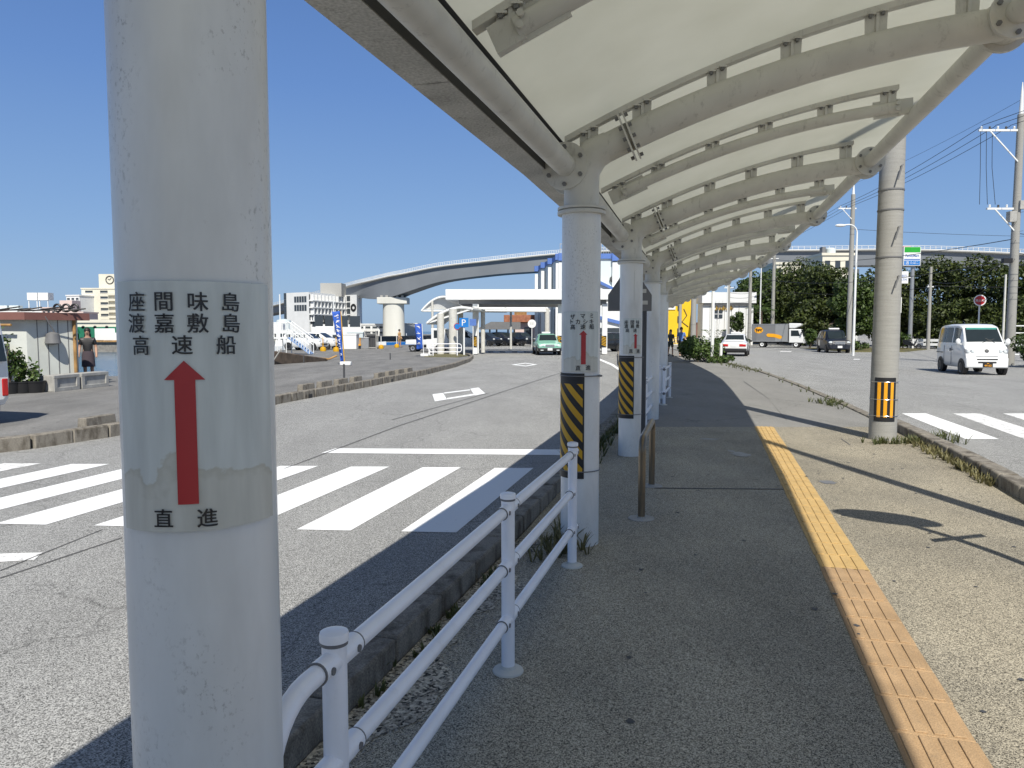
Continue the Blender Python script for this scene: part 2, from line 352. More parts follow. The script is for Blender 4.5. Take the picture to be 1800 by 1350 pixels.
# ------------------------------------------------------------------ mesh builder
def V3(p): return Vector((p[0], p[1], p[2] if len(p) > 2 else 0))
class MB:
    def __init__(s): s.v = []; s.f = []; s.m = []
    def add(s, vs, fs, m=0):
        o = len(s.v); s.v += [tuple(x) for x in vs]
        for f in fs: s.f.append([o + i for i in f]); s.m.append(m)
        return s
    def box(s, c, d, rz=0.0, m=0, rx=0.0, ry=0.0):
        R = Matrix.Rotation(rz, 3, 'Z') @ Matrix.Rotation(ry, 3, 'Y') @ Matrix.Rotation(rx, 3, 'X')
        c = V3(c); vs = []
        for z in (-.5, .5):
            for x, y in ((-.5, -.5), (.5, -.5), (.5, .5), (-.5, .5)):
                vs.append(c + R @ Vector((x * d[0], y * d[1], z * d[2])))
        return s.add(vs, [(3, 2, 1, 0), (4, 5, 6, 7), (0, 1, 5, 4), (1, 2, 6, 5), (2, 3, 7, 6), (3, 0, 4, 7)], m)
    def bar(s, p0, p1, w, h, m=0):
        """rectangular bar from p0 to p1; w sideways, h upwards"""
        p0, p1 = V3(p0), V3(p1); d = (p1 - p0).normalized()
        side = d.cross(Vector((0, 0, 1)))
        side = Vector((1, 0, 0)) if side.length < 1e-4 else side.normalized()
        up = side.cross(d).normalized()
        vs = [p + side * (a * w / 2) + up * (b * h / 2) for p in (p0, p1) for a, b in ((-1, -1), (1, -1), (1, 1), (-1, 1))]
        return s.add(vs, [(3, 2, 1, 0), (4, 5, 6, 7), (0, 1, 5, 4), (1, 2, 6, 5), (2, 3, 7, 6), (3, 0, 4, 7)], m)
    def tube(s, pts, r, n=10, m=0, caps=True, closed=False):
        pts = [V3(p) for p in pts]; k = len(pts)
        rs = r if isinstance(r, (list, tuple)) else [r] * k
        o = len(s.v); up = None
        for i, p in enumerate(pts):
            a = pts[i - 1] if i or closed else pts[0]
            b = pts[(i + 1) % k] if i < k - 1 or closed else pts[-1]
            d = (b - a).normalized()
            if up is None:
                up = Vector((0, 0, 1)) if abs(d.z) < 0.9 else Vector((1, 0, 0))
            x = d.cross(up).normalized(); up = x.cross(d).normalized()
            for j in range(n):
                t = 2 * pi * j / n
                s.v.append(tuple(p + (x * cos(t) + up * sin(t)) * rs[i]))
        for i in range(k if closed else k - 1):
            i2 = (i + 1) % k
            for j in range(n):
                s.f.append([o + i * n + j, o + i * n + (j + 1) % n, o + i2 * n + (j + 1) % n, o + i2 * n + j]); s.m.append(m)
        if caps and not closed:
            s.f.append([o + j for j in range(n)][::-1]); s.m.append(m)
            s.f.append([o + (k - 1) * n + j for j in range(n)]); s.m.append(m)
        return s
    def cyl(s, p0, p1, r0, r1=None, n=16, m=0):
        return s.tube([p0, p1], [r0, r0 if r1 is None else r1], n, m)
    def lathe(s, prof, c=(0, 0, 0), n=20, m=0, axis=None, caps=True):
        c = V3(c); o = len(s.v); k = len(prof)
        R = Matrix.Identity(3) if axis is None else Vector((0, 0, 1)).rotation_difference(V3(axis)).to_matrix()
        for r, z in prof:
            for j in range(n):
                t = 2 * pi * j / n
                s.v.append(tuple(c + R @ Vector((r * cos(t), r * sin(t), z))))
        for i in range(k - 1):
            for j in range(n):
                s.f.append([o + i * n + j, o + i * n + (j + 1) % n, o + (i + 1) * n + (j + 1) % n, o + (i + 1) * n + j]); s.m.append(m)
        if caps:
            s.f.append([o + j for j in range(n)][::-1]); s.m.append(m)
            s.f.append([o + (k - 1) * n + j for j in range(n)]); s.m.append(m)
        return s
    def ball(s, c, r, n=12, m=0, k=8):
        r = r if isinstance(r, (tuple, list)) else (r, r, r); c = V3(c)
        o = len(s.v)
        for i in range(1, k):
            for j in range(n):
                a, t = pi * i / k, 2 * pi * j / n
                s.v.append((c.x + r[0] * sin(a) * cos(t), c.y + r[1] * sin(a) * sin(t), c.z - r[2] * cos(a)))
        for i in range(k - 2):
            for j in range(n):
                s.f.append([o + i * n + j, o + i * n + (j + 1) % n, o + (i + 1) * n + (j + 1) % n, o + (i + 1) * n + j]); s.m.append(m)
        b = len(s.v); s.v.append((c.x, c.y, c.z - r[2])); s.v.append((c.x, c.y, c.z + r[2]))
        for j in range(n):
            s.f.append([b, o + (j + 1) % n, o + j]); s.m.append(m)
            q = o + (k - 2) * n; s.f.append([b + 1, q + j, q + (j + 1) % n]); s.m.append(m)
        return s
    def prism(s, poly, z0, z1, m=0):
        k = len(poly)
        area = sum(poly[i][0] * poly[(i + 1) % k][1] - poly[(i + 1) % k][0] * poly[i][1] for i in range(k))
        if area < 0: poly = poly[::-1]
        vs = [(p[0], p[1], z0) for p in poly] + [(p[0], p[1], z1) for p in poly]
        fs = [list(range(k))[::-1], list(range(k, 2 * k))] + [(i, (i + 1) % k, k + (i + 1) % k, k + i) for i in range(k)]
        return s.add(vs, fs, m)
    def xprism(s, poly3, vec, m=0):
        """planar 3-D polygon pushed along vec"""
        poly3 = [V3(p) for p in poly3]; vec = V3(vec); k = len(poly3)
        vs = poly3 + [p + vec for p in poly3]
        return s.add(vs, [list(range(k))[::-1], list(range(k, 2 * k))] + [(i, (i + 1) % k, k + (i + 1) % k, k + i) for i in range(k)], m)
    def quad(s, *p, m=0): return s.add([V3(q) for q in p], [list(range(len(p)))], m)
    def grid(s, rows, m=0, flip=False):
        o = len(s.v); k = len(rows[0])
        for r in rows: s.v += [tuple(p) for p in r]
        for i in range(len(rows) - 1):
            for j in range(k - 1):
                f = [o + i * k + j, o + i * k + j + 1, o + (i + 1) * k + j + 1, o + (i + 1) * k + j]
                s.f.append(f[::-1] if flip else f); s.m.append(m)
        return s
    def wrap(s, c, r, a0, a1, z0, z1, n=24, m=0, nz=1, thick=0.003):
        """curved sheet on a cylinder"""
        for rr, fl in ((r, False), (r - thick, True)):
            rows = [[(c[0] + rr * cos(a0 + (a1 - a0) * j / n), c[1] + rr * sin(a0 + (a1 - a0) * j / n), z0 + (z1 - z0) * i / nz) for j in range(n + 1)] for i in range(nz + 1)]
            s.grid(rows, m, fl)
        return s
    def build(s, name, mats, parent=None, off=None, sharp=35, bevel=0.0, smooth=True):
        if not isinstance(mats, (list, tuple)): mats = [mats]
        me = bpy.data.meshes.new(name)
        vs = s.v
        if off is not None: vs = [(x - off[0], y - off[1], z - off[2]) for x, y, z in vs]
        me.from_pydata(vs, [], s.f)
        for q in mats: me.materials.append(q)
        if len(mats) > 1: me.polygons.foreach_set("material_index", s.m)
        if smooth:
            me.shade_smooth(); me.set_sharp_from_angle(angle=radians(sharp))
        me.update()
        o = bpy.data.objects.new(name, me); col.objects.link(o)
        if parent is not None: o.parent = parent
        if bevel:
            b = o.modifiers.new("bevel", 'BEVEL'); b.width = bevel; b.segments = 2; b.limit_method = 'ANGLE'; b.angle_limit = radians(40)
        return o

def tag(o, label=None, cat=None, group=None, kind=None):
    if label: o["label"] = label
    if cat: o["category"] = cat
    if group: o["group"] = group
    if kind: o["kind"] = kind
    return o
def thing(name, label, cat, loc=(0, 0, 0), rz=0.0, group=None):
    o = bpy.data.objects.new(name, None); col.objects.link(o)
    o.empty_display_size = 0.2
    o.location = loc; o.rotation_euler = (0, 0, rz)
    return tag(o, label, cat, group)
def single(mb, name, mats, label, cat, loc=(0, 0, 0), rz=0.0, group=None, **k):
    o = mb.build(name, mats, **k); o.location = loc; o.rotation_euler = (0, 0, rz)
    return tag(o, label, cat, group)
def struct(mb, name, mats, **k): return tag(mb.build(name, mats, **k), kind='structure')
def dup(o, parent=None, loc=None, rz=None, label=None):
    c = o.copy(); col.objects.link(c)
    if parent is not None: c.parent = parent
    if loc is not None: c.location = loc
    if rz is not None: c.rotation_euler = (0, 0, rz)
    if label: c["label"] = label
    for ch in list(o.children): dup(ch, c)
    return c
def text_geo(body, size, offset=0.0):
    cu = bpy.data.curves.new("lettering", 'FONT'); cu.body = body; cu.size = size
    cu.align_x = 'CENTER'; cu.align_y = 'CENTER'; cu.offset = offset; cu.resolution_u = 3
    ob = bpy.data.objects.new("lettering", cu); col.objects.link(ob)
    dg = bpy.context.evaluated_depsgraph_get(); dg.update()
    me = bpy.data.meshes.new_from_object(ob.evaluated_get(dg))
    vs = [tuple(v.co) for v in me.vertices]; fs = [list(p.vertices) for p in me.polygons]
    bpy.data.objects.remove(ob); bpy.data.curves.remove(cu); bpy.data.meshes.remove(me)
    if vs and len(body) == 1:       # centre one glyph on its own ink
        xs = [v[0] for v in vs]; ys = [v[1] for v in vs]
        cx, cy = (min(xs) + max(xs)) / 2, (min(ys) + max(ys)) / 2
        vs = [(x - cx, y - cy, z) for x, y, z in vs]
    return vs, fs
def text_on(mb, body, size, origin, right, up, offset=0.0, m=0, wscale=1.0):
    vs, fs = text_geo(body, size, offset)
    o, r, u = V3(origin), V3(right), V3(up)
    return mb.add([o + r * (x * wscale) + u * y for x, y, z in vs], fs, m)

# ================================================================== THE SETTING
mb = MB().prism([(-900, -60), (-60, -60), (-60, 25.7), (-12.4, 25.7), (-19, 60), (-19, 74), (-8, 92), (10, 112), (60, 150), (70, 300), (260, 900), (900, 5000), (5000, 5000), (5000, -300), (-900, -300)], -4.0, -0.1)
struct(mb, "ground", [M_road], smooth=False)
mb = MB().quad((-3000, -400, -2.0), (3000, -400, -2.0), (3000, 5500, -2.0), (-3000, 5500, -2.0))
struct(mb, "sea", [M_water], smooth=False)
mb = MB().prism([(-700, 125), (-62, 125), (-60, 250), (-22, 285), (-14, 430), (-700, 520)], -4.0, -0.3)
struct(mb, "far_shore", [M_quay], smooth=False)
mb = MB().bar((-300, 124.8, -0.12), (-62, 124.8, -0.12), 0.5, 0.3)
struct(mb, "far_quay_edge", [M_rust], smooth=False)
# asphalt lot on the left, a kerb height above the road
LK = [(-7.25, 9.95), (-6.95, 10.3), (-6.37, 11.75), (-5.42, 17.1), (-4.42, 22.0), (-3.45, 28.0), (-2.75, 34.0), (-2.42, 40.0), (-2.5, 45.0), (-2.9, 48.5), (-3.9, 51.0)]
mb = MB().prism([(-40, 9.4), (-7.9, 9.4)] + [(x - 0.1, y) for x, y in LK] + [(-6, 54), (-8, 70), (-9, 90), (-8.4, 91.2), (-19, 73.7), (-19, 60), (-12.4, 25.66), (-40, 25.66)], -0.3, 0.0)
struct(mb, "parking_lot", [M_lot], smooth=False)

def resample(pts, step):
    pts = [Vector((p[0], p[1])) for p in pts]; out = [pts[0].copy()]; acc = 0.0
    for a, b in zip(pts, pts[1:]):
        L = (b - a).length; t = step - acc
        while t <= L:
            out.append(a + (b - a) * (t / L)); t += step
        acc = (acc + L) % step
    return out
def kerb_blocks(mb, pts, step, w0, w1, z0, z1, gap=0.012):
    """separate kerb stones; w0..w1 = offset to the right of the line"""
    q = resample(pts, step)
    for a, b in zip(q, q[1:]):
        d = (b - a).normalized(); nrm = Vector((d.y, -d.x)); j = random.uniform(-0.006, 0.006)
        a2, b2 = a + d * gap / 2, b - d * gap / 2
        poly = [a2 + nrm * (w0 + j), b2 + nrm * (w0 + j), b2 + nrm * (w1 + j), a2 + nrm * (w1 + j)]
        mb.prism([(p.x, p.y) for p in poly], z0, z1 + random.uniform(-0.004, 0.004))
    return mb
struct(kerb_blocks(MB(), LK, 0.6, -0.02, 0.16, -0.3, 0.10), "lot_kerb", [M_kerb], bevel=0.018)

mb = MB()
for t in (3.0, 6.6, 12.5, 17.0):
    q = resample(LK[2:], 0.1); k_ = int(t * 10); a_, b_ = q[k_], q[k_ + 2]; d_ = (b_ - a_).normalized(); n_ = Vector((d_.y, -d_.x)) * 0.165
    mb.quad((a_.x + n_.x, a_.y + n_.y, -.095), (b_.x + n_.x, b_.y + n_.y, -.095), (b_.x + n_.x, b_.y + n_.y, -.0), (a_.x + n_.x, a_.y + n_.y, -.0))
struct(mb, "kerb_drains", [M_black], smooth=False)

# walkway centre line = line of canopy columns
COLS = [(-2.83, -6.35), (-1.68, -2.45), (-0.61, 1.44), (0.50, 5.39), (1.482, 9.25), (2.47, 13.1), (3.43, 17.2), (4.32, 21.2), (5.04, 25.2), (5.68, 29.2), (6.27, 33.2), (6.84, 37.2), (7.40, 41.2), (7.96, 45.2), (8.52, 49.2), (9.08, 53.2), (9.64, 57.2)]
def line_at(y, L=COLS):
    for a, b in zip(L, L[1:]):
        if y <= b[1]: return a[0] + (b[0] - a[0]) * (y - a[1]) / (b[1] - a[1])
    return L[-1][0] + 0.14 * (y - L[-1][1])
RK = [(1.4, -6), (3.55, 2.6), (4.66, 6.62), (5.18, 8.3), (5.88, 10.95), (6.98, 15.6), (8.2, 21.3), (9.4, 27.8), (10.35, 35), (11.2, 43), (13.5, 62)]
ys = [-7, -4, -1, 1.4, 2.6, 3.6, 4.2, 4.9, 5.8, 7.2, 9, 10.5, 12.0]
LKOFF = lambda y: line_at(y) - 0.47 - 0.06 * max(0, y - 22) * (1 if y < 36 else 14 / max(1e-3, y - 22))
def tact_x(y): return 1.41 + (y - 2.54) * 0.2793 if y < 4.76 else 2.03 + (y - 4.76) * 0.267
def slab(y0s, m, name, z=0.0, side=None):
    mb = MB()
    rows = []
    for y in y0s: a_ = LKOFF(y) if side != 'right' else tact_x(y); b_ = line_at(y, RK) if side != 'left' else tact_x(y); rows.append([(a_ + (b_ - a_) * t, y, z) for t in (0, .1, .3, .5, .7, .9, 1)])
    mb.grid(rows)
    return struct(mb, name, [m], smooth=False)
slab(ys, M_pathg, "pavement_grey", side='left')
slab(ys, M_path, "pavement_beige", side='right')
slab([12.0, 13, 15, 17, 20, 23, 26, 29, 32, 36, 40, 45, 50, 55, 62], M_path2, "pavement_beyond")
kl = [(LKOFF(y) - 0.01, y) for y in (-7, -3, 0, 1.5, 3, 4, 5, 6, 7.5, 9, 12, 15, 18, 22, 26, 30, 36, 44, 54)]
struct(kerb_blocks(MB(), kl, 0.6, -0.175, 0.0, -0.3, 0.12, 0.026), "walkway_kerb", [M_kerb], bevel=0.013)
kr = [(x, y) for x, y in RK]
struct(kerb_blocks(MB(), kr[:5] + [(6.2, 12.3)], 0.6, 0.0, 0.19, -0.3, 0.13), "roadside_kerb", [M_kerb], bevel=0.02)
struct(kerb_blocks(MB(), [(6.35, 12.9)] + kr[5:], 0.6, 0.0, 0.17, -0.3, 0.03), "roadside_kerb_low", [M_kerb], bevel=0.015)

M_gravel = ground_mat("pale gravel", (0.40, 0.36, 0.28), 0.95, 75, 0.3, (0.26, 0.245, 0.21), 1.0)
mb = MB(); rr_ = random.Random(4); rows = []
for k in range(60):
    y = -1 + k * .11; w_ = .20 + .10 * sin(k * .55) + rr_.uniform(-.05, .05) + .08 * (k % 7 == 0)
    rows.append([(LKOFF(y) + .0 + w_ * t, y, .004) for t in (0, .5, 1)])
mb.grid(rows); struct(mb, "gravel_edge", [M_gravel], smooth=False)
# tactile strip: 30 cm tiles with four bars each
TL = [(1.41, 2.54), (2.03, 4.76), (3.95, 11.95)]
def tact(y0, y1, m, name):
    a, b = (TL[0], TL[1]) if y1 <= 4.9 else (TL[1], TL[2])
    d = Vector((b[0] - a[0], b[1] - a[1])).normalized(); nr = Vector((d.y, -d.x))
    base = Vector(a) + d * ((y0 - a[1]) / d.y)
    mb = MB(); n = int(round((y1 - y0) / d.y / 0.3))
    for i in range(n):
        j = random.uniform(-0.003, 0.003)
        o = base + d * (i * 0.3) + nr * j
        def R(u0, u1, v0, v1, z0, z1):
            pl = [o + d * u0 + nr * v0, o + d * u1 + nr * v0, o + d * u1 + nr * v1, o + d * u0 + nr * v1]
            mb.prism([(p.x, p.y) for p in pl], z0, z1)
        R(0.002, 0.298, 0.0, 0.298, -0.01, 0.006)
        for k in range(4): R(0.015, 0.285, 0.022 + k * 0.068, 0.022 + k * 0.068 + 0.045, 0.004, 0.0125)
    return struct(mb, name, [m], bevel=0.003)
tact(-0.4, 4.76, M_tactB, "tactile_paving_faded")
tact(4.78, 11.95, M_tactY, "tactile_paving_yellow")

# painted markings
def stripe(mb, pix, z=-0.096, m=0):
    pts = [G(px, py, z) for px, py in pix]
    a = sum(pts[i].x * pts[(i + 1) % len(pts)].y - pts[(i + 1) % len(pts)].x * pts[i].y for i in range(len(pts)))
    mb.quad(*(pts if a > 0 else pts[::-1]), m=m)
mb = MB()
# zebra bars: near end on y = 6.05 side, far end on y = 8.9, regular pitch
Bn, Bf = (-0.92, 6.03), (-0.21, 8.88)
for k in range(-1, 9):
    n0 = Vector((-0.92 - 0.885 * k, 6.03 + 0.062 * k)); f0 = Vector((-0.21 - 0.882 * k, 8.88 + 0.045 * k)); w = Vector((0.46, -0.035)); wf = Vector((0.47, 0.0))
    if k == -1: continue
    mb.quad((n0.x, n0.y, -0.096), (n0.x + w.x, n0.y + w.y, -0.096), (f0.x + wf.x, f0.y + wf.y, -0.096), (f0.x, f0.y, -0.096), m=1 if k == 7 else 0)
struct(mb, "crosswalk_stripes", [M_mark, M_markw], smooth=False)
mb = MB(); stripe(mb, [(565, 796), (590, 788), (1000, 790), (1000, 800)]); struct(mb, "stop_line", [M_mark], smooth=False)
mb = MB()
for q in ([(760, 693), (778.9, 690.7), (785.5, 702), (764.5, 705.5)], [(826.7, 683.3), (841, 681), (853, 691.5), (834.5, 695)], [(780, 690), (825.5, 684.4), (827, 686), (781, 691.8)], [(785.5, 699.6), (832, 692.2), (834, 694.6), (786, 702)]): stripe(mb, q)
struct(mb, "diamond_marking_near", [M_mark], smooth=False)
mb = MB(); D = [(898.5, 641), (923.3, 637.8), (945, 640.7), (924.4, 644)]; E_ = [(907, 641), (923.5, 638.9), (937, 640.8), (924.2, 642.8)]
for i in range(4):
    j = (i + 1) % 4; stripe(mb, [D[i], D[j], E_[j], E_[i]])
struct(mb, "diamond_marking_far", [M_mark], smooth=False)
mb = MB()
for px in range(846, 930, 21): stripe(mb, [(px, 619.5), (px + 12, 619.5), (px + 12, 618), (px, 618)])
stripe(mb, [(1046, 628), (1056, 631), (1078, 640), (1096, 653), (1094, 655), (1074, 642), (1052, 632.5), (1042, 629.2)])
struct(mb, "forecourt_lines", [M_mark], smooth=False)
mb = MB()
for x0, x1, xb, xc, m in ((1585, 1628, 1697, 1756, 0), (1675, 1722, 1800, 1862, 1), (1763, 1812, 1905, 1970, 1)):
    stripe(mb, [(x0, 726.5), (x1, 726.5), (xc, 771.5), (xb, 771.5)], m=m)
struct(mb, "crosswalk_stripes_right", [M_mark, M_markw], smooth=False)
mb = MB(); stripe(mb, [(1501, 630.8), (1512, 630.8), (1511, 632.2), (1500, 632.2)]); stripe(mb, [(1372, 617), (1391, 617.2), (1391, 618.4), (1371, 618.2)])
struct(mb, "lane_dashes", [M_markw], smooth=False)
mb = MB(); stripe(mb, [(-40, 974), (75, 971), (60, 984), (-40, 990)]); struct(mb, "worn_line", [M_markw], smooth=False)
# long asphalt joints in the road and on the path
mb = MB()
for q in ([(0, 1015), (215, 944), (215, 945.4), (0, 1016.8)], [(0, 1002), (180, 930), (180, 931), (0, 1003.5)], [(500, 823), (700, 748), (985, 655), (986, 655.6), (702, 748.8), (500, 824)], [(690, 737), (860, 690), (860, 690.8), (690, 738)]):
    stripe(mb, q)
for q in ([(1150, 857), (1385, 859), (1385, 860.2), (1150, 858.2)],): stripe(mb, q, 0.004)
for q in ([(1308, 670), (1352, 701), (1353, 702.2), (1307, 671)], [(1352, 701), (1366, 719), (1367, 721), (1353, 702.2)], [(1366, 719), (1382, 737), (1384, 740), (1367, 721)], [(1478, 770), (1494, 781), (1495, 783), (1479, 772)]): stripe(mb, q, 0.004)
struct(mb, "asphalt_joints", [mat("joint filler", (.10, .10, .10), .9)], smooth=False)
mb = MB()
def blotch(c, rx, ry, z, n=18):
    return [(c[0] + rx * cos(2 * pi * i / n) * random.uniform(.75, 1.1), c[1] + ry * sin(2 * pi * i / n) * random.uniform(.75, 1.1), z) for i in range(n)]
mb.quad(*blotch(G(1455, 848), 0.09, 0.1, 0.004)); struct(mb, "valve_cover", [M_gdark], smooth=False)
mb = MB(); rs_ = random.Random(11)
for k in range(70):
    y = rs_.uniform(2.2, 11); x = rs_.uniform(line_at(y) + .3, line_at(y, RK) - .3); q = rs_.uniform(.006, .022)
    mb.quad(*[(x + q * cos(2 * pi * i / 9) * rs_.uniform(.6, 1.2), y + q * sin(2 * pi * i / 9) * rs_.uniform(.6, 1.2), .0045 if abs(x - tact_x(y) - .15) > .25 else .0135) for i in range(9)])
struct(mb, "gum_spots", [M_dark], smooth=False)
mb = MB()
for px, py, rx, ry in ((1302, 799, .12, .2), (1285, 793, .05, .1), (1245, 772, .15, .08)): mb.quad(*blotch(G(px, py), rx, ry, 0.004))
struct(mb, "cement_patches", [M_conc], smooth=False)

# ================================================================== COVERED WALKWAY CANOPY
canopy = thing("walkway_canopy", "long white covered walkway canopy with membrane roof curving over the pavement", "walkway canopy", (COLS[3][0], COLS[3][1], 0))
CO = canopy.location
zr = lambda s: 2.98 + 0.46 * s - 0.068 * s * s        # rail line
zm = lambda s: 2.775 + 0.46 * s - 0.077 * s * s       # main rib centre
zs = lambda s: 2.865 + 0.46 * s - 0.077 * s * s       # thin rib centre
NB = len(COLS)
def direction(i):
    a = Vector(COLS[max(0, i - 1)]); b = Vector(COLS[min(NB - 1, i + 1)])
    return (b - a).normalized()
DIRS = [direction(i) for i in range(NB)]
def frame(c, d):
    """lateral s (right), height z, along t -> world"""
    r = Vector((d.y, -d.x))
    return lambda s, z, t=0.0: Vector((c[0] + r.x * s + d.x * t, c[1] + r.y * s + d.y * t, z))
BR_S = (0.05, 0.42, 0.92, 1.39, 1.90, 2.42)
bracket_count = 0
def rail_and_brackets(F, rib, rr, zc, detail, s0=-0.12, s1=2.5):
    """channel above a rib with its pairs of bracket plates"""
    global bracket_count
    ns = 16; rows = []
    prof = [(-0.035, -0.02), (0.035, -0.02), (0.035, 0.02), (0.015, 0.02), (0.015, -0.008), (-0.015, -0.008), (-0.015, 0.02), (-0.035, 0.02)]
    for i in range(ns + 1):
        s = s0 + (s1 - s0) * i / ns
        rows.append([F(s, zr(s) + b, a) for a, b in prof] + [F(s, zr(s) - 0.02, -0.035)])
    m = MB().grid(rows)
    m.build("rail", [M_steel], rib, CO, sharp=30)
    merged = MB()
    for s in BR_S:
        b = MB() if detail else merged
        top = zr(s) - 0.018; bot = zc(s) + rr * 0.85
        sl = 0.46 - 0.15 * s
        for q in (-0.036, 0.036):
            z0, z1 = bot + sl * q, top + sl * q
            p = [F(s + q - 0.027, z0 - sl * .027, -0.012), F(s + q + 0.027, z0 + sl * .027, -0.012), F(s + q + 0.03, z1 + sl * .03, -0.012), F(s + q - 0.03, z1 - sl * .03, -0.012)]
            b.xprism(p, F(0, 0, 0.012) - F(0, 0, -0.012))
            if detail:
                c = F(s + q, z1 - 0.016, -0.015); b.cyl(c, F(s + q, z1 - 0.016, -0.04), 0.013, n=6, m=1)
                b.box(F(s + q, z1 - 0.004, -0.02), (0.05, 0.05, 0.01))
        b.bar(F(s, bot - 0.01, 0), F(s, top, 0), 0.02, 0.05)
        if detail: b.build("bracket", [M_steel, M_gdark], rib, CO)
        bracket_count += 1
    if not detail: tag(merged.build("bracket", [M_steel], rib, CO), kind='stuff')
def rib_tube(F, zc, r, s0, s1, n=20, seg=18):
    return MB().tube([F(s, zc(s)) for s in [s0 + (s1 - s0) * i / seg for i in range(seg + 1)]], r, n)
def bolts(mb, F, s, z, t, R, out, n=6, r=0.016):
    for k in range(n):
        a = 2 * pi * (k + .5) / n
        mb.cyl(F(s + R * cos(a), z + R * sin(a), t), F(s + R * cos(a), z + R * sin(a), t + out), r, n=6, m=1)
for i in range(NB):
    F = frame(COLS[i], DIRS[i]); det = i in (2, 3, 4, 5, 6); big = 2 <= i <= 7
    nseg = 40 if big else 16
    c = MB().lathe([(0.14, -0.06), (0.14, 2.395)], (COLS[i][0], COLS[i][1], 0), nseg).build("column", [M_colw], canopy, CO)
    MB().lathe([(0.10, 2.39), (0.172, 2.39), (0.174, 2.402), (0.172, 2.414), (0.15, 2.416), (0.15, 2.422), (0.172, 2.424), (0.172, 2.442), (0.1, 2.444)], (COLS[i][0], COLS[i][1], 0), nseg).build("flange_ring", [M_steel], c, CO)
    neck = MB().tube([F(0, 2.44), F(0, 2.60), F(0.015, 2.72), F(0.09, 2.82), F(0.2, 2.87)], [0.128, 0.125, 0.122, 0.115, 0.10], 20)
    neck.build("neck", [M_steel], c, CO)
    rib = rib_tube(F, zm, 0.10, 0.06, 2.62).build("main_rib", [M_steel], canopy, CO)
    if det or i < 9:
        # bolted splice plates across the rib
        sp = MB()
        for q in (0.315, 0.345):
            z = zm(q); sl = 0.46 - 0.154 * q; nrm = Vector((-sl, 1)).normalized()
            p = []
            for t0, t1 in ((-0.15, -0.14), (-0.15, 0.14), (0.15, 0.14), (0.15, -0.14)):
                p.append(F(q + nrm.x * t1, z + nrm.y * t1, t0))
            ax = F(q + 0.012 * nrm.y, z - 0.012 * nrm.x, 0) - F(q, z, 0)
            sp.xprism(p, ax)
            if det:
                for t0, t1 in ((-0.13, -0.115), (-0.13, 0.115), (0.13, 0.115), (0.13, -0.115), (-0.135, -0.04), (-0.135, 0.04)):
                    sg = 1 if q > .33 else -1
                    cc = F(q + nrm.x * t1, z + nrm.y * t1, t0); sp.cyl(cc, cc + ax * (3 if sg > 0 else -2), 0.014, n=6, m=1)
        sp.build("splice_plate", [M_steel, M_gdark], rib, CO)
    # node discs where the edge pipes are bolted on
    for s, z, R, nm in ((-0.10, 2.72, 0.165, "node_flange"), (2.66, 3.47, 0.155, "node_flange")):
        fl = MB()
        for sg in (-1, 1):
            t = sg * 0.115
            fl.lathe([(0.03, 0), (R, 0), (R, 0.014), (R, 0.018), (R, 0.032), (0.03, 0.032)], F(s, z, t - 0.016), 28 if big else 14, axis=(DIRS[i].x, DIRS[i].y, 0))
            if det or i < 8: bolts(fl, F, s, z, t + sg * 0.016, R * 0.78, sg * 0.018)
        fl.cyl(F(s, z, -0.115), F(s, z, 0.115), 0.115, n=20)
        fl.build(nm, [M_steel, M_gdark], canopy, CO)
    rail_and_brackets(F, rib, 0.10, zm, 2 <= i <= 9)
    if i == NB - 1: break
    # thin rib half way
    A, B = Vector(COLS[i]), Vector(COLS[i + 1]); d = (B - A).normalized()
    Fm = frame((A + B) / 2, d); Fa, Fb = F, frame(COLS[i + 1], DIRS[i + 1])
    sr = rib_tube(Fm, zs, 0.052, 0.08, 2.52, 14)
    for s, e in ((0.08, 0.30), (2.30, 2.52)):      # sockets at both ends
        sr.bar(Fm(s, zs(s)), Fm(e, zs(e)), 0.012, 0.15)
        for q in (0.25, 0.75):
            k = s + (e - s) * (0.15 if s < 1 else 0.85)
            cc = Fm(k, zs(k) + (q - .5) * 0.1, -0.055)
            sr.cyl(cc, cc - Vector((d.x, d.y, 0)) * 0.02, 0.017, n=8)
    for s, q in ((-0.03, 0.10), (2.50, 2.62)):
        sr.bar(Fm(s, zs(s)), Fm(q, zs(q)), 0.05, 0.13)
    srib = sr.build("thin_rib", [M_steel], canopy, CO)
    rail_and_brackets(Fm, srib, 0.052, zs, 2 <= i <= 9)
    # edge pipes, gutter, roof sheet of this bay
    MB().cyl(Fa(-0.10, 2.72, 0.13), Fb(-0.10, 2.72, -0.13), 0.075, n=24 if big else 12).build("edge_pipe", [M_steel], canopy, CO)
    MB().cyl(Fa(2.66, 3.47, 0.13), Fb(2.66, 3.47, -0.13), 0.072, n=24 if big else 12).build("edge_pipe", [M_steel], canopy, CO)
    g = MB()
    e = 0.004
    pr = [(-0.43, 2.70), (-0.24, 2.70), (-0.24, 2.88), (-0.245, 2.88), (-0.245, 2.706), (-0.425, 2.706), (-0.425, 2.90), (-0.43, 2.90), (-0.43, 2.70)]
    la, lb = (A - Vector(COLS[i])).length, 0
    L = (B - A).length
    cuts = [0.0, 0.5, 0.503, 1.0]
    for t0, t1 in ((0.0, 0.5), (0.5015, 0.9985)):
        rows = []
        for t in (t0, t1):
            rows.append([Fa(s, z) * (1 - t) + Fb(s, z) * t for s, z in pr])
        g.grid(rows, flip=True)
    g.build("gutter", [M_gutter], canopy, CO)
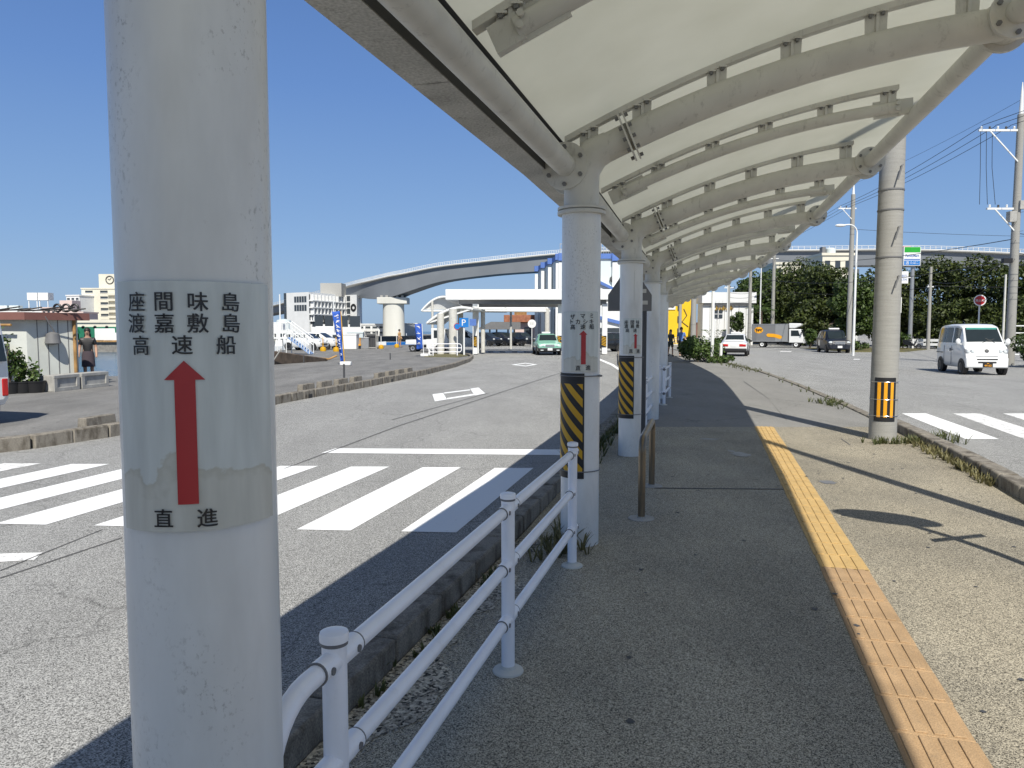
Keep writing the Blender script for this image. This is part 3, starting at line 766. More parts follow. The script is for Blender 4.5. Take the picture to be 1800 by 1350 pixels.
    MB().grid([[Fa(-0.236, z) * (1 - t) + Fb(-0.236, z) * t for z in (2.702, 2.80, 2.90)] for t in (0, 1)]).grid([[Fa(q_, 2.895) * (1 - t) + Fb(q_, 2.895) * t for q_ in (-.236, -.12)] for t in (0, 1)]).build("gutter_shade_grime", [M_dark], canopy, CO)  # dark strip added to paint in the shade and grime of the gutter gap
    rows = []
    ss = [-0.262 + (2.96 + 0.262) * k / 22 for k in range(23)]
    for t in [k / 8 for k in range(9)]:
        bil = 0.035 * sin(pi * ((t * 2) % 1.0)) ** 1.0
        rows.append([Fa(s, zr(s) + 0.03) * (1 - t) + Fb(s, zr(s) + 0.03) * t + Vector((0, 0, bil * sin(pi * min(1, max(0, (s + .262) / 3.222))))) for s in ss])
    MB().grid(rows, flip=True).build("roof_membrane", [M_membrane], canopy, CO, sharp=60)
    # hem tube along the outer edge of the sheet
    MB().cyl(Fa(2.96, zr(2.96) + 0.03), Fb(2.96, zr(2.96) + 0.03), 0.014, n=8).build("hem_cable", [M_steel], canopy, CO)

# ------------------------------------------------------------------ signs and warning wraps on the columns
def curved_text(mb, glyph, px, py, c, r, hpx, dist_scale, off):
    phi, z = cyl_hit(px, py, c, r)
    size = hpx * dist_scale
    vs, fs = text_geo(glyph, size)
    for k, (dx, dy) in enumerate(((-1, -.6), (1, -.6), (1, .6), (-1, .6))):      # thicken the strokes
        rr = r + k * 0.00006
        out = []
        for x, y, _ in vs:
            a = phi + (x + dx * off) / r
            out.append((c[0] + rr * cos(a), c[1] + rr * sin(a), z + y + dy * off))
        mb.add(out, fs)
def arrow_on(mb, c, r, tip, base_y, hx0, hx1, sx0, sx1, bot, n=5):
    """red upright arrow, curved with the column"""
    _, zt = cyl_hit(tip[0], tip[1], c, r); ac, _ = cyl_hit(tip[0], base_y, c, r)
    _, zb = cyl_hit(tip[0], base_y, c, r); _, z0 = cyl_hit(tip[0], bot, c, r)
    h0, h1 = cyl_hit(hx0, base_y, c, r)[0], cyl_hit(hx1, base_y, c, r)[0]
    s0, s1 = cyl_hit(sx0, base_y + 5, c, r)[0], cyl_hit(sx1, base_y + 5, c, r)[0]
    pt = lambda a, z: (c[0] + r * cos(a), c[1] + r * sin(a), z)
    rows = []
    for k in range(9):
        f = k / 8; z = zb + (zt - zb) * f
        rows.append([pt(ac + (h0 - ac) * (1 - f) + ((h1 - h0) * (1 - f)) * j / 8, z) for j in range(9)])
    mb.grid(rows)
    mb.grid([[pt(s0 + (s1 - s0) * j / 6, z) for j in range(7)] for z in (z0, zb)])
def guide_sign(label, c, sheet, glyphs, hpx, arrow, stretch=0.002):
    r = 0.1490
    (x0, x1, y0, y1) = sheet
    a0, zt = cyl_hit(x0, y0, c, r); a1, _ = cyl_hit(x1, y0, c, r)
    xm = (x0 + x1) / 2
    _, zt = cyl_hit(xm, y0, c, r); _, zb = cyl_hit(xm, y1, c, r)
    root = thing("direction_sign", label, "direction sign", (c[0], c[1], zb))
    root_o = Vector((c[0], c[1], zb))
    MB().wrap(c, r, a0, a1, zb, zt, 28, nz=6, thick=0.0035).build("sheet", [M_sheet], root, root_o)
    D = sqrt(c[0] ** 2 + c[1] ** 2) - 0.14
    k = D / sqrt(FPX ** 2 + (xm - 900) ** 2)
    t = MB()
    for g, px, py in glyphs: curved_text(t, g, px, py, c, r + 0.0032, hpx, k * 1.16, 0.016 * hpx * k)
    t.build("lettering", [M_ink], root, root_o, smooth=False)
    t = MB(); arrow_on(t, c, r + 0.0026, *arrow); t.build("arrow", [M_red], root, root_o)
    tr = MB()
    for a in (a0 + 0.02, a1 - 0.02): tr.wrap(c, r + 0.001, a - 0.012, a + 0.012, zb, zt, 2, thick=0.001)
    return root
guide_sign("large stained direction sign with kanji and red arrow on the nearest column", COLS[2], (206, 470, 494, 934),
    [("座", 239, 530), ("間", 287, 530), ("味", 348, 530), ("島", 406, 531), ("渡", 239, 568), ("嘉", 288, 568), ("敷", 348, 568), ("島", 407, 568), ("高", 247, 607), ("速", 320, 606), ("船", 398, 606), ("直", 287, 911), ("進", 365, 910)],
    31, ((324, 634), 668, 288, 361, 306, 343.5, 887))
guide_sign("direction sign in katakana with red arrow on the second column", COLS[3], (991, 1051.5, 547.5, 654),
    [("ザ", 1006.3, 557), ("マ", 1024.4, 556), ("ミ", 1040, 555), ("ト", 1005, 565.5), ("カ", 1015.8, 565.5), ("シ", 1029, 565.5), ("キ", 1040, 565), ("高", 1006.7, 574.8), ("速", 1024.9, 574.4), ("船", 1040.4, 574), ("直", 1016, 646.7), ("進", 1034, 646.3)],
    8.4, ((1025.5, 581), 588.5, 1017.8, 1032.7, 1021.5, 1030, 640.5))
guide_sign("small direction sign in kanji with red arrow on the third column", COLS[4], (1096, 1127.5, 559.5, 622),
    [("座", 1100.7, 566.4), ("間", 1111.6, 566.4), ("味", 1121.2, 566.4), ("渡", 1100.7, 573.4), ("嘉", 1111.6, 573.4), ("敷", 1121.2, 573.4), ("高", 1102.7, 580.8), ("速", 1116.2, 580.8), ("直", 1109, 617), ("進", 1122, 617)],
    6.4, ((1117, 586.3), 590.8, 1113.1, 1121, 1115.2, 1119.4, 612.5))

def hazard_wrap(label, c, x0, x1, y0, y1, seed):
    r = 0.1452
    a0, _ = cyl_hit(x0, y0, c, r); a1, zt = cyl_hit(x1, y0, c, r); _, zb = cyl_hit(x1, y1, c, r)
    root = thing("hazard_wrap", label, "warning wrap", (c[0], c[1], zb)); ro = Vector((c[0], c[1], zb))
    a0 -= 1.2
    MB().wrap(c, r, a0, a1, zb, zt, 30, thick=0.004).build("backing", [M_black], root, ro)
    st = MB(); W = (a1 - a0) * r; Hh = zt - zb; r2 = r + 0.0012
    m0 = 0.012; lo, hi = zb + 0.05, zt - 0.075
    pitch, band, slope = 0.125, 0.062, 1.15
    kmin = int(-3); kmax = int((Hh + W * slope) / pitch) + 3
    for k in range(kmin, kmax):
        rows_lo, rows_hi = [], []
        for j in range(31):
            u = m0 + (W - 2 * m0) * j / 30
            z0 = zb + k * pitch + slope * (W - u); z1 = z0 + band
            z0c, z1c = min(max(z0, lo), hi), min(max(z1, lo), hi)
            a = a0 + u / r
            rows_lo.append((c[0] + r2 * cos(a), c[1] + r2 * sin(a), z0c)); rows_hi.append((c[0] + r2 * cos(a), c[1] + r2 * sin(a), z1c))
        for j in range(30):
            if rows_hi[j][2] - rows_lo[j][2] > 1e-4 or rows_hi[j + 1][2] - rows_lo[j + 1][2] > 1e-4:
                st.quad(rows_lo[j], rows_lo[j + 1], rows_hi[j + 1], rows_hi[j])
    st.build("stripes", [M_yel], root, ro)
    for z in (zt - 0.02, zb + 0.05):
        MB().tube([(c[0] + (r + 0.003) * cos(2 * pi * k / 24), c[1] + (r + 0.003) * sin(2 * pi * k / 24), z) for k in range(24)], 0.004, 6, closed=True).build("strap", [M_gdark], root, ro)
    hook = MB(); q = (c[0] + (r + .012) * cos(a1 + .9), c[1] + (r + .012) * sin(a1 + .9)); hook.box((q[0], q[1], zt - 0.02), (0.03, 0.03, 0.012)); hook.build("buckle", [M_gdark], root, ro)
hazard_wrap("black and yellow striped guard on the second column behind the railing", COLS[3], 990, 1027.5, 656.6, 842, 1)
hazard_wrap("black and yellow striped guard on the third column", COLS[4], 1090, 1115, 625.5, 736, 2)

# ------------------------------------------------------------------ pipe railings
def arc_pts(c, u, w, r, a0, a1, n=8):
    return [c + u * (r * cos(a0 + (a1 - a0) * k / n)) + w * (r * sin(a0 + (a1 - a0) * k / n)) for k in range(n + 1)]
def railing(label, posts, ends=(0.26, 0.10), loops=(True, True), detail=True):
    base = Vector((*posts[0], 0)); root = thing("pipe_railing", label, "railing", base)
    P3 = [Vector((*p, 0)) - base for p in posts]
    Z = (0.757, 0.500, 0.247)
    for p in P3:
        pm = MB().lathe([(0.0305, 0.0), (0.0305, 0.80)], p, 24); po = pm.build("post", [M_rail], root)
        MB().lathe([(0.031, 0.80), (0.0315, 0.806), (0.0355, 0.8065), (0.0362, 0.82), (0.034, 0.828), (0.018, 0.833)], p, 28).lathe([(0.0312, .796), (0.0334, .797), (0.0334, .804), (0.0312, .805)], p, 28, m=1, caps=False).build("cap", [M_rail, M_gdark], po, sharp=28)
        MB().lathe([(0.072, 0.0), (0.070, 0.008), (0.035, 0.016), (0.032, 0.03)], p, 20).build("base_collar", [M_pier], po)
    for a, b in zip(P3, P3[1:]):
        d = (b - a).normalized(); nr = Vector((d.y, -d.x, 0))
        for z in Z:
            h = Vector((0, 0, z))
            rl = MB().cyl(a + h + d * 0.03, b + h - d * 0.03, 0.0245, n=20).build("rail", [M_rail], root)
            for q, sg in ((a, 1), (b, -1)):
                sl = MB(); sl.cyl(q + h, q + h + d * (sg * 0.105), 0.0285, n=20)
                sl.cyl(q + h + d * (sg * 0.103), q + h + d * (sg * 0.107), 0.0292, n=20, m=1)
                c = q + h + d * (sg * 0.075)
                for e in (1, -1): sl.cyl(c + nr * (0.02 * e), c + nr * (0.0315 * e), 0.0095, n=10, m=1)
                sl.build("sleeve", [M_rail, M_gdark], rl)
    up = Vector((0, 0, 1))
    for k, (p, q) in enumerate(((P3[0], P3[1]), (P3[-1], P3[-2]))):
        if not loops[k]: continue
        d = (p - q).normalized(); e = ends[k]; R = min(0.16, e)
        pts = [p + up * Z[0] + d * 0.02, p + up * Z[0] + d * (e + .02 - R)]
        pts += arc_pts(p + up * (Z[0] - R) + d * (e + .02 - R), d, up, R, pi / 2, 0, 8)
        pts += arc_pts(p + up * (Z[2] + R) + d * (e + .02 - R), d, up, R, 0, -pi / 2, 8)
        pts += [p + up * Z[2] + d * 0.02]
        lo = MB().tube(pts, 0.0245, 18)
        if e > 0.2: lo.cyl(p + up * Z[1] + d * 0.02, p + up * Z[1] + d * (e + 0.02), 0.0245, n=18)
        lo.build("end_loop", [M_rail], root)
        nr = Vector((d.y, -d.x, 0))
        for z in Z:
            if z == Z[1] and e <= 0.2: continue
            h = up * z; sl = MB()
            sl.cyl(p + h, p + h + d * 0.085, 0.0285, n=20); sl.cyl(p + h + d * .083, p + h + d * 0.087, 0.0292, n=20, m=1)
            for q_ in (1, -1): sl.cyl(p + h + d * .058 + nr * (0.02 * q_), p + h + d * .058 + nr * (0.0315 * q_), 0.0095, n=10, m=1)
            sl.build("end_sleeve", [M_rail, M_gdark], root)
    return root
railing("white three-rail pipe railing nearest the camera, beside the kerb", [(-0.435, 1.76), (-0.018, 3.30), (0.40, 4.83)], (0.27, 0.09))
railing("white pipe railing between the third and fourth columns", [(1.68, 10.0), (2.12, 11.7), (2.55, 13.35)], (0.2, 0.12))
railing("short white pipe railing past the fourth column, along the walkway", [(3.22, 15.6), (3.70, 17.3)], (0.1, 0.1))
railing("short white pipe railing set across the verge past the fourth column", [(2.60, 15.9), (3.14, 15.75)], (0.1, 0.06))
# stainless hoop barrier
hb = thing("hoop_barrier", "bronze-coloured steel hoop barrier standing on the walkway", "hoop barrier", (1.08, 6.08, 0))
a, b = Vector((0, 0, 0)), Vector((0.33, 1.30, 0)); d = (b - a).normalized(); up = Vector((0, 0, 1)); R = 0.10; T = 0.665
pts = [a, a + up * (T - R)] + arc_pts(a + up * (T - R) + d * R, -d, up, R, 0, pi / 2, 8) + arc_pts(b + up * (T - R) - d * R, d, up, R, pi / 2, 0, 8) + [b]
MB().tube(pts, 0.030, 20).build("hoop", [M_bronze], hb)
for q in (a, b): MB().lathe([(0.11, 0.001), (0.108, 0.006), (0.036, 0.008), (0.034, 0.02)], q, 24).build("base_plate", [M_conc], hb)

# crosswalk sign seen from behind, on its own post by the third column
cs = thing("road_sign", "grey back of a house-shaped crosswalk sign behind the third column", "road sign", (1.735, 9.72, 0))
MB().cyl((0, 0, 0), (0, 0, 2.12), 0.03, n=16).build("post", [M_dark], cs)
w = 0.285
pl = [(-w - 0.20, -0.035, 1.82), (w - 0.20, -0.035, 1.82), (w - 0.20, -0.035, 2.03), (-0.20, -0.035, 2.45), (-w - 0.20, -0.035, 2.03)]
MB().xprism(pl, (0, 0.004, 0)).build("plate", [M_gdark], cs, bevel=0.002)
MB().box((-0.14, -0.045, 1.93), (0.34, 0.02, 0.05)).box((-0.14, -0.045, 2.08), (0.30, 0.02, 0.05)).build("bracket", [M_steel], cs)

# things out of the frame on the right whose shadows lie on the pavement
up1 = thing("signal_pole", "slim roadside pole just out of the frame that throws a long shadow over the pavement", "pole", (4.46, 3.6, 0))
MB().tube([(0, 0, 0), (0, 0, 9.5)], [0.095, 0.075], 20).build("shaft", [M_pole], up1)
MB().lathe([(0.16, 0), (0.16, 0.02), (0.1, 0.05)], (0, 0, 0), 16).build("base_plate", [M_steel], up1)
tm = thing("traffic_mirror", "round traffic mirror out of the frame whose disc shadow lies on the pavement", "traffic mirror", (3.62, 3.5, 0))
MB().tube([(0, 0, 0), (0, 0, 1.9), (-0.03, 0.03, 2.3), (-0.13, 0.08, 2.75)], 0.038, 14).build("post", [M_orange], tm)
MB().lathe([(0.0, 0.0), (0.36, 0.0), (0.38, 0.02), (0.36, 0.04), (0.2, 0.09), (0.05, 0.11)], (-0.15, 0.06, 2.95), 32, axis=(-0.45, -0.35, -0.82)).build("mirror", [M_orange], tm)
MB().box((0.02, -0.05, 2.35), (0.5, 0.02, 0.2), rz=0.3, rx=0.5).build("notice_plate", [M_white], tm)

# ================================================================== UTILITY POLES, LAMPS, CABLES
def pole(label, x, y, h, r0, r1, arms=(), wrap=None, spike=0.0, name="utility_pole", cat="utility pole", mat_=None, bands=(), steps=False, z0=-0.1):
    root = thing(name, label, cat, (x, y, z0))
    MB().tube([(0, 0, 0), (0, 0, h * .5), (0, 0, h)], [r0, (r0 + r1) / 2, r1], 28 if r0 > .15 else 12).build("shaft", [mat_ or M_pole], root)
    if spike: MB().tube([(0, 0, h - 0.1), (0, 0, h + spike * .7), (0, 0, h + spike)], [r1 * .75, r1 * .4, 0.02], 10).build("spike", [M_white], root)
    for z in bands:
        rr = r0 + (r1 - r0) * z / h
        MB().lathe([(rr + 0.001, z - 0.012), (rr + 0.008, z - 0.01), (rr + 0.008, z + 0.01), (rr + 0.001, z + 0.012)], (0, 0, 0), 24).build("band", [M_gdark], root)
    if steps:
        for k in range(12):
            z = 2.4 + k * 0.45; rr = r0 + (r1 - r0) * z / h; s = 1 if k % 2 else -1
            if z > h - 0.3: break
            dx, dy = s * 0.5, -0.87 if k % 2 else -0.87
            st = MB().tube([(rr * .9 * dx, rr * .9 * dy, z), ((rr + .13) * dx, (rr + .13) * dy, z + .01), ((rr + .15) * dx, (rr + .15) * dy, z + .03)], 0.009, 6)
            st.build("climbing_step", [M_gdark], root)
    for z, x0, x1, n in arms:
        am = MB().box(((x0 + x1) / 2, -0.0, z), (x1 - x0, 0.09, 0.09))
        if abs(x0) > 0.8: am.bar((x0 * .75, -0.09, z - 0.05), (-0.05 if x0 < 0 else .05, -0.09, z - 0.05 - abs(x0) * .75), 0.05, 0.05)
        ao = am.build("crossarm", [M_white], root)
        for k in range(n):
            xx = x0 + (x1 - x0) * (k + .35) / n
            MB().lathe([(0.03, 0.045), (0.055, 0.09), (0.035, 0.12), (0.055, 0.15), (0.03, 0.19)], (xx, 0, z), 10).build("insulator", [M_dark if k % 2 else M_white], ao)
    return root
rp = pole("thick grey concrete utility pole standing on the kerb at the right edge of the pavement", 5.36, 10.62, 10.5, 0.186, 0.125, bands=(3.28, 3.56, 2.62), steps=False, z0=-0.02)
for z, dx, dz in ((2.34, 0.05, -0.16), (3.02, 0.03, -0.17), (3.86, 0.04, -0.19)):
    MB().tube([(dx, -0.16, z), (dx, -0.22, z + .015), (dx - .02, -0.235, z), (dx - .07, -0.235, z + dz)], 0.011, 8).build("hook", [M_gdark], rp)
MB().box((0.165, -0.03, 1.95), (0.025, 0.05, 0.22)).box((0.15, -0.03, 3.5), (0.02, 0.04, 0.4)).build("junction_box", [M_white], rp)
# orange striped wrap on it
c = (5.36, 10.62); r = 0.190
a0, zt = cyl_hit(1538, 664, c, r); a1, _ = cyl_hit(1570.5, 664, c, r); _, zb = cyl_hit(1552, 741, c, r); _, zt = cyl_hit(1552, 664, c, r)
ow = thing("hazard_wrap", "black guard with three upright orange stripes on the concrete pole", "warning wrap", (c[0], c[1], zb)); oo = Vector((c[0], c[1], zb))
MB().wrap(c, r, a0, a1 + 0.25, zb, zt, 24, thick=0.006).build("backing", [M_black], ow, oo)
for f0, f1 in ((0.17, 0.345), (0.50, 0.67), (0.83, 0.99)):
    MB().wrap(c, r + 0.002, a0 + (a1 - a0 + .06) * f0, a0 + (a1 - a0 + .06) * f1, zb + 0.06, zt - 0.06, 8, thick=0.002).build("stripe", [M_orange], ow, oo)
for k in (0.12, 0.5, 0.9):
    z = zb + (zt - zb) * k
    MB().tube([(c[0] + (r + .001) * cos(t), c[1] + (r + .001) * sin(t), z) for t in [2 * pi * q / 24 for q in range(24)]], 0.004, 6, closed=True).build("strap", [M_chrome], ow, oo)

p2 = pole("tall utility pole with crossarms and spike at the right edge, behind the white van", 24.35, 36.2, 12.0, 0.22, 0.15, arms=((11.25, -2.0, 0.35, 6), (7.55, -1.45, 0.2, 4)), spike=1.5, steps=True, bands=(5.9, 3.2, 3.5, 3.8, 4.1, 4.4))
MB().box((-0.3, -0.1, 7.15), (0.32, 0.3, 0.5)).box((0.15, -0.2, 7.7), (0.35, 0.2, 0.4)).build("switch_box", [M_conc], p2)
jc = MB()
for k in range(3):
    xx = -1.9 + k * 0.28
    jc.tube([(xx, 0, 11.2), (xx + .03, -.05, 9.5), (xx + 0.1 + .1 * k, 0, 7.75)], 0.012, 6)
jc.build("jumper_cable", [M_wire], p2)
MB().box((-0.45, -0.15, 5.05), (0.42, 0.22, 0.22)).build("splice_box", [M_black], p2)
pole("distant utility pole with a white crossarm just right of the canopy edge", 25.9, 57, 12.0, 0.2, 0.15, arms=((10.95, -1.1, 0.25, 3),), spike=1.0, bands=(9, 9.4))
pole("short bare utility pole against the big banyan by the convenience store sign", 38.2, 68, 7.5, 0.17, 0.12, arms=((5.7, -0.3, 0.3, 2),))
pole("thin grey post to the left of the right edge pole, against the banyan", 37.1, 56, 5.9, 0.09, 0.07, mat_=M_steel, name="post", cat="post")
pole("utility pole left of the delivery truck, with a pale banded foot", 25.6, 80, 9.2, 0.2, 0.15, bands=(1, 1.5, 2, 2.5))
pole("utility pole rising just behind the delivery truck box", 29.5, 84, 10.6, 0.22, 0.17, arms=((9.8, -0.5, 0.5, 2),))
pole("thin white pole behind the delivery truck, left of the taller pole", 27.4, 82, 9.0, 0.07, 0.06, mat_=M_white, name="post", cat="post")
pole("utility pole in front of the white building beyond the shrub", 23.3, 80, 7.0, 0.18, 0.14, arms=((6.3, -0.5, 0.5, 2),))
pole("thin white pole beside the white building's sign", 22.6, 78, 6.9, 0.06, 0.05, mat_=M_white, name="post", cat="post")
pole("white post standing in the clipped shrub at the roadside", 9.98, 36.9, 4.9, 0.085, 0.08, mat_=M_white, name="post", cat="post", z0=0)
pole("short white bollard in the shrub at the roadside", 10.5, 37.2, 0.95, 0.08, 0.08, mat_=M_white, name="bollard", cat="bollard", z0=0)
pole("tan utility pole at the edge of the canopy above the couple", 15.4, 63, 9.5, 0.24, 0.2, bands=(2.2,))
pole("grey pole in front of the yellow building, behind the woman", 17.2, 76, 8.0, 0.17, 0.15)

# street lamp
sl = thing("street_lamp", "white street lamp with a curved arm rising from the trees", "street lamp", (23.05, 50, -0.1))
MB().tube([(0, 0, 0), (0, 0, 6.6), (0, 0, 8.2)] + arc_pts(Vector((-0.55, 0, 8.2)), Vector((1, 0, 0)), Vector((0, 0, 1)), 0.55, 0.2, pi / 2, 6) + [(-0.85, 0, 8.73)], [0.09, 0.07, 0.055] + [0.045] * 8, 12).build("pole", [M_white], sl)
MB().ball((-1.12, 0, 8.69), (0.36, 0.14, 0.10)).build("lamp_head", [M_bwhite], sl)

def cable(pts, r=0.013, sag=0.4):
    a, b = V3(pts[0]), V3(pts[1])
    q = []
    for k in range(17):
        t = k / 16; p = a.lerp(b, t); p.z -= sag * 4 * t * (1 - t); q.append(p - a)
    o = MB().tube(q, r, 5, caps=False).build("power_cable", [M_wire]); o.location = a
    return tag(o, "thin black overhead power line strung between the utility poles", "power line", "overhead power lines")
q2, q3 = Vector((24.35, 36.2, 0)), Vector((25.9, 57, 0))
for k, dx in enumerate((-1.85, -1.2, -0.5)):
    cable(((24.35 + dx, 36.2, 11.35), (25.9 - 0.95 + k * .42, 57, 11.05)), 0.014, 0.25)
    cable(((24.35 + dx, 36.2, 11.38), (22.5 + dx + 3.2, 12, 11.6)), 0.014, 0.3)
    cable(((25.9 - .95 + k * .42, 57, 11.05), (24.5 + k * .4, 84, 9.3)), 0.012, 0.3)
cable(((24.35, 36.2, 12.6), (25.9, 57, 12.7)), 0.008, 0.2)
cable(((24.25, 36.2, 6.0), (29.5, 84, 9.6)), 0.02, 0.6)
cable(((24.25, 36.2, 5.15), (38.2, 68, 6.2)), 0.02, 0.7)
cable(((24.25, 36.2, 5.0), (25.6, 80, 7.4)), 0.018, 0.9)
cable(((24.25, 36.2, 6.3), (48, 46, 7.2)), 0.018, 0.5)
cable(((24.25, 36.2, 5.4), (48, 50, 5.6)), 0.018, 0.5)
cable(((24.25, 36.2, 4.9), (48, 54, 5.0)), 0.018, 0.5)
for k in range(4):
    cable(((23.3, 80, 6.2 - k * .5), (29.5, 84, 7.2 - k * .4)), 0.018, 0.5)
cable(((38.2, 68, 5.7), (70, 70, 6.4)), 0.02, 0.4)
cable(((29.5, 84, 6.2), (38.2, 68, 5.6)), 0.02, 0.6)
cable(((25.9, 57, 9.3), (60, 62, 9.6)), 0.014, 0.4)

# ================================================================== BRIDGE AND BUILDINGS
br = thing("highway_bridge", "grey arched highway bridge crossing the harbour behind the terminal", "bridge", (-46, 290, -0.3))
bo = Vector((-46, 290, -0.3))
# deck line: (x, y, z of deck top, girder depth)
BK = []
for px, py, Y, dep in ((300, 572, 700, 4.5), (420, 552, 560, 4.5), (487, 539, 480, 4.5), (545, 524, 430, 4.5), (602, 510, 390, 4.6), (640, 500, 366, 6.2), (665, 494, 356, 8.4), (692, 487, 350, 9.6), (720, 481, 346, 8.6), (782, 468.5, 341, 6.8), (860, 459.5, 337, 6.3), (920, 453, 334, 6.6), (985, 447, 331, 7.2), (1090, 441.5, 326, 7.0), (1200, 440.5, 322, 6.8), (1380, 441, 314, 6.4), (1600, 440, 300, 6.2), (1800, 447, 285, 6.0), (2100, 462, 262, 6.0)):
    q = P(px, py, Y * .83); BK.append((q.x, q.y, q.z, dep * .86))
def spline(K, n=6):
    out = []
    for i in range(len(K) - 1):
        p0, p1, p2, p3 = [np.array(K[max(0, min(len(K) - 1, j))], float) for j in (i - 1, i, i + 1, i + 2)]
        for k in range(n):
            t = k / n
            out.append(0.5 * ((2 * p1) + (-p0 + p2) * t + (2 * p0 - 5 * p1 + 4 * p2 - p3) * t * t + (-p0 + 3 * p1 - 3 * p2 + p3) * t ** 3))
    out.append(np.array(K[-1], float)); return out
BS = spline(BK)
def sweep(mb, S, prof, m=0):
    """prof(point) -> list of (side, z) closed ring"""
    rows = []
    for i, p in enumerate(S):
        a, b = S[max(0, i - 1)], S[min(len(S) - 1, i + 1)]
        d = Vector((b[0] - a[0], b[1] - a[1])).normalized(); nr = Vector((d.y, -d.x))
        rows.append([(p[0] + nr.x * w, p[1] + nr.y * w, z) for w, z in prof(p) + prof(p)[:1]])
    return mb.grid(rows, m, flip=True)
sweep(MB(), BS, lambda p: [(-5.4, p[2] - 0.25), (5.4, p[2] - 0.25), (5.4, p[2] - 0.6), (4.4, p[2] - 0.9), (-4.4, p[2] - 0.9), (-5.4, p[2] - 0.6)]).build("deck", [M_conc], br, bo)
sweep(MB(), BS, lambda p: [(-4.4, p[2] - .88), (4.4, p[2] - .88), (4.0, p[2] - p[3]), (-4.0, p[2] - p[3])]).build("girder", [M_bridge], br, bo)
for w in (-5.2, 5.2):
    mb = MB()
    for z0, z1 in ((0.95, 1.08), (0.45, 0.53), (-0.28, 0.0)):
        sweep(mb, BS, lambda p: [(w - .08, p[2] + z0), (w + .08, p[2] + z0), (w + .08, p[2] + z1), (w - .08, p[2] + z1)])
    for p in spline(BK, 26):
        mb.box((p[0] + (w * .0), p[1], p[2] + 0.4), (0.14, 0.14, 1.3)) if False else None
    S2 = spline(BK, 20)
    for i, p in enumerate(S2[:-1]):
        q = S2[i + 1]; d = Vector((q[0] - p[0], q[1] - p[1])).normalized(); nr = Vector((d.y, -d.x))
        mb.box((p[0] + nr.x * w, p[1] + nr.y * w, p[2] + 0.4), (0.13, 0.13, 1.35))
    mb.build("parapet", [M_bwhite], br, bo)
PX, PY = P(692, 560, 290).x, 290
pm = MB(); rows = []
for z, sx in ((-3, 1.06), (0, 1.03), (12.4, 0.98)):
    rows.append([(PX + 4.15 * sx * cos(2 * pi * j / 32) * (abs(cos(2 * pi * j / 32)) + 1e-3) ** -0.35, PY + 3.6 * sin(2 * pi * j / 32), z) for j in range(33)])
pm.grid(rows); pm.build("pier", [M_pier], br, bo)
MB().box((PX, PY, 13.3), (11.6, 8, 2.5)).build("pier_cap", [M_pier], br, bo, bevel=0.2)
bb = MB()
for k in range(5): bb.box((PX - 4.0 + 2.0 * k, PY - 3.4, 14.9), (.9, .9, .8))
bb.build("bearing", [M_conc], br, bo)
MB().tube([(PX + 7 * cos(2 * pi * j / 24), PY + 5 * sin(2 * pi * j / 24), -1.3) for j in range(24)], 0.8, 8, closed=True).build("fender", [M_signblue], br, bo)
for px in (1500, 1900):
    q = P(px, 470, 255); MB().box((q.x, q.y + 3, q.z / 2 - 0.5), (5, 4, q.z)).build("pier", [M_pier], br, bo)

def box_building(name, label, cat, c, dims, rz, wall, floors, bays, win=(0.6, 0.5), base=0.0, roof=None, parapet=0.5, group=None, skip=()):
    """wall block with a window in each bay; every window a part"""
    root = thing(name, label, cat, (c[0], c[1], base), rz, group)
    w, d, h = dims
    MB().box((0, 0, h / 2), (w, d, h)).build("wall", [wall], root)
    MB().box((0, 0, h + parapet / 2 - 0.01), (w + 0.5, d + 0.5, parapet)).build("roof", [roof or wall], root)
    def face(n, length, place):
        for f in range(floors):
            for k in range(n):
                u = -length / 2 + length * (k + .5) / n; z = h * (f + .55) / floors
                place(u, z, length / n * win[0], h / floors * win[1])
    ox = 0.03
    def front(u, z, a, b):
        m = MB().box((u, -d / 2 - ox, z), (a, 0.08, b)); o = m.build("window", [M_win], root)
        MB().box((u, -d / 2 - ox - 0.06, z - b / 2 - 0.08), (a + 0.2, 0.2, 0.12)).build("sill", [M_bwhite], o)
    def side(u, z, a, b):
        MB().box((w / 2 + ox, u, z), (0.08, a, b)).build("window", [M_win], root)
    face(bays[0], w, front)
    if bays[1]: face(bays[1], d, side)
    return root
def px_build(px0, px1, ytop, Y, ybase=None, zb=None):
    """x-range, height and base at depth Y for the pixels"""
    a, b = P(px0, ytop, Y), P(px1, ytop, Y)
    return (a.x + b.x) / 2, b.x - a.x, a.z
# cream apartment tower across the basin
x, w, z = px_build(143, 222, 508, 330)
t = box_building("apartment_block", "tall cream apartment block with a clock tower across the harbour", "building", (x, 336), (w, 12, z + .3), 0, M_cream, 8, (3, 0), (0.5, 0.36), -0.3)
for k in range(8):
    MB().box((w * .3, -6.6, z * (k + .18) / 8), (w * .4, 1.4, z / 8 * .36)).build("balcony", [M_cream], t)
MB().box((0, 0, z + 3.5), (7.5, 6, 7.2)).build("clock_tower", [M_cream], t)
ck = MB().tube([(1.2 + 1.7 * cos(2 * pi * k / 20), -3.1, z + 4.5 + 1.7 * sin(2 * pi * k / 20)) for k in range(20)], 0.22, 6, closed=True)
ck.bar((1.2, -3.1, z + 4.5), (1.9, -3.1, z + 5.4), 0.2, 0.2).bar((1.2, -3.1, z + 4.5), (0.4, -3.1, z + 4.9), 0.2, 0.2); ck.build("clock_face", [M_dark], t)
x, w, z = px_build(118, 146, 520, 322)
box_building("apartment_block", "white stepped apartment wing joined left of the clock tower block", "building", (x, 330), (w, 14, z + .3), -0.25, M_bwhite, 6, (3, 0), (0.6, 0.3), -0.3)
x, w, z = px_build(100, 122, 546, 300)
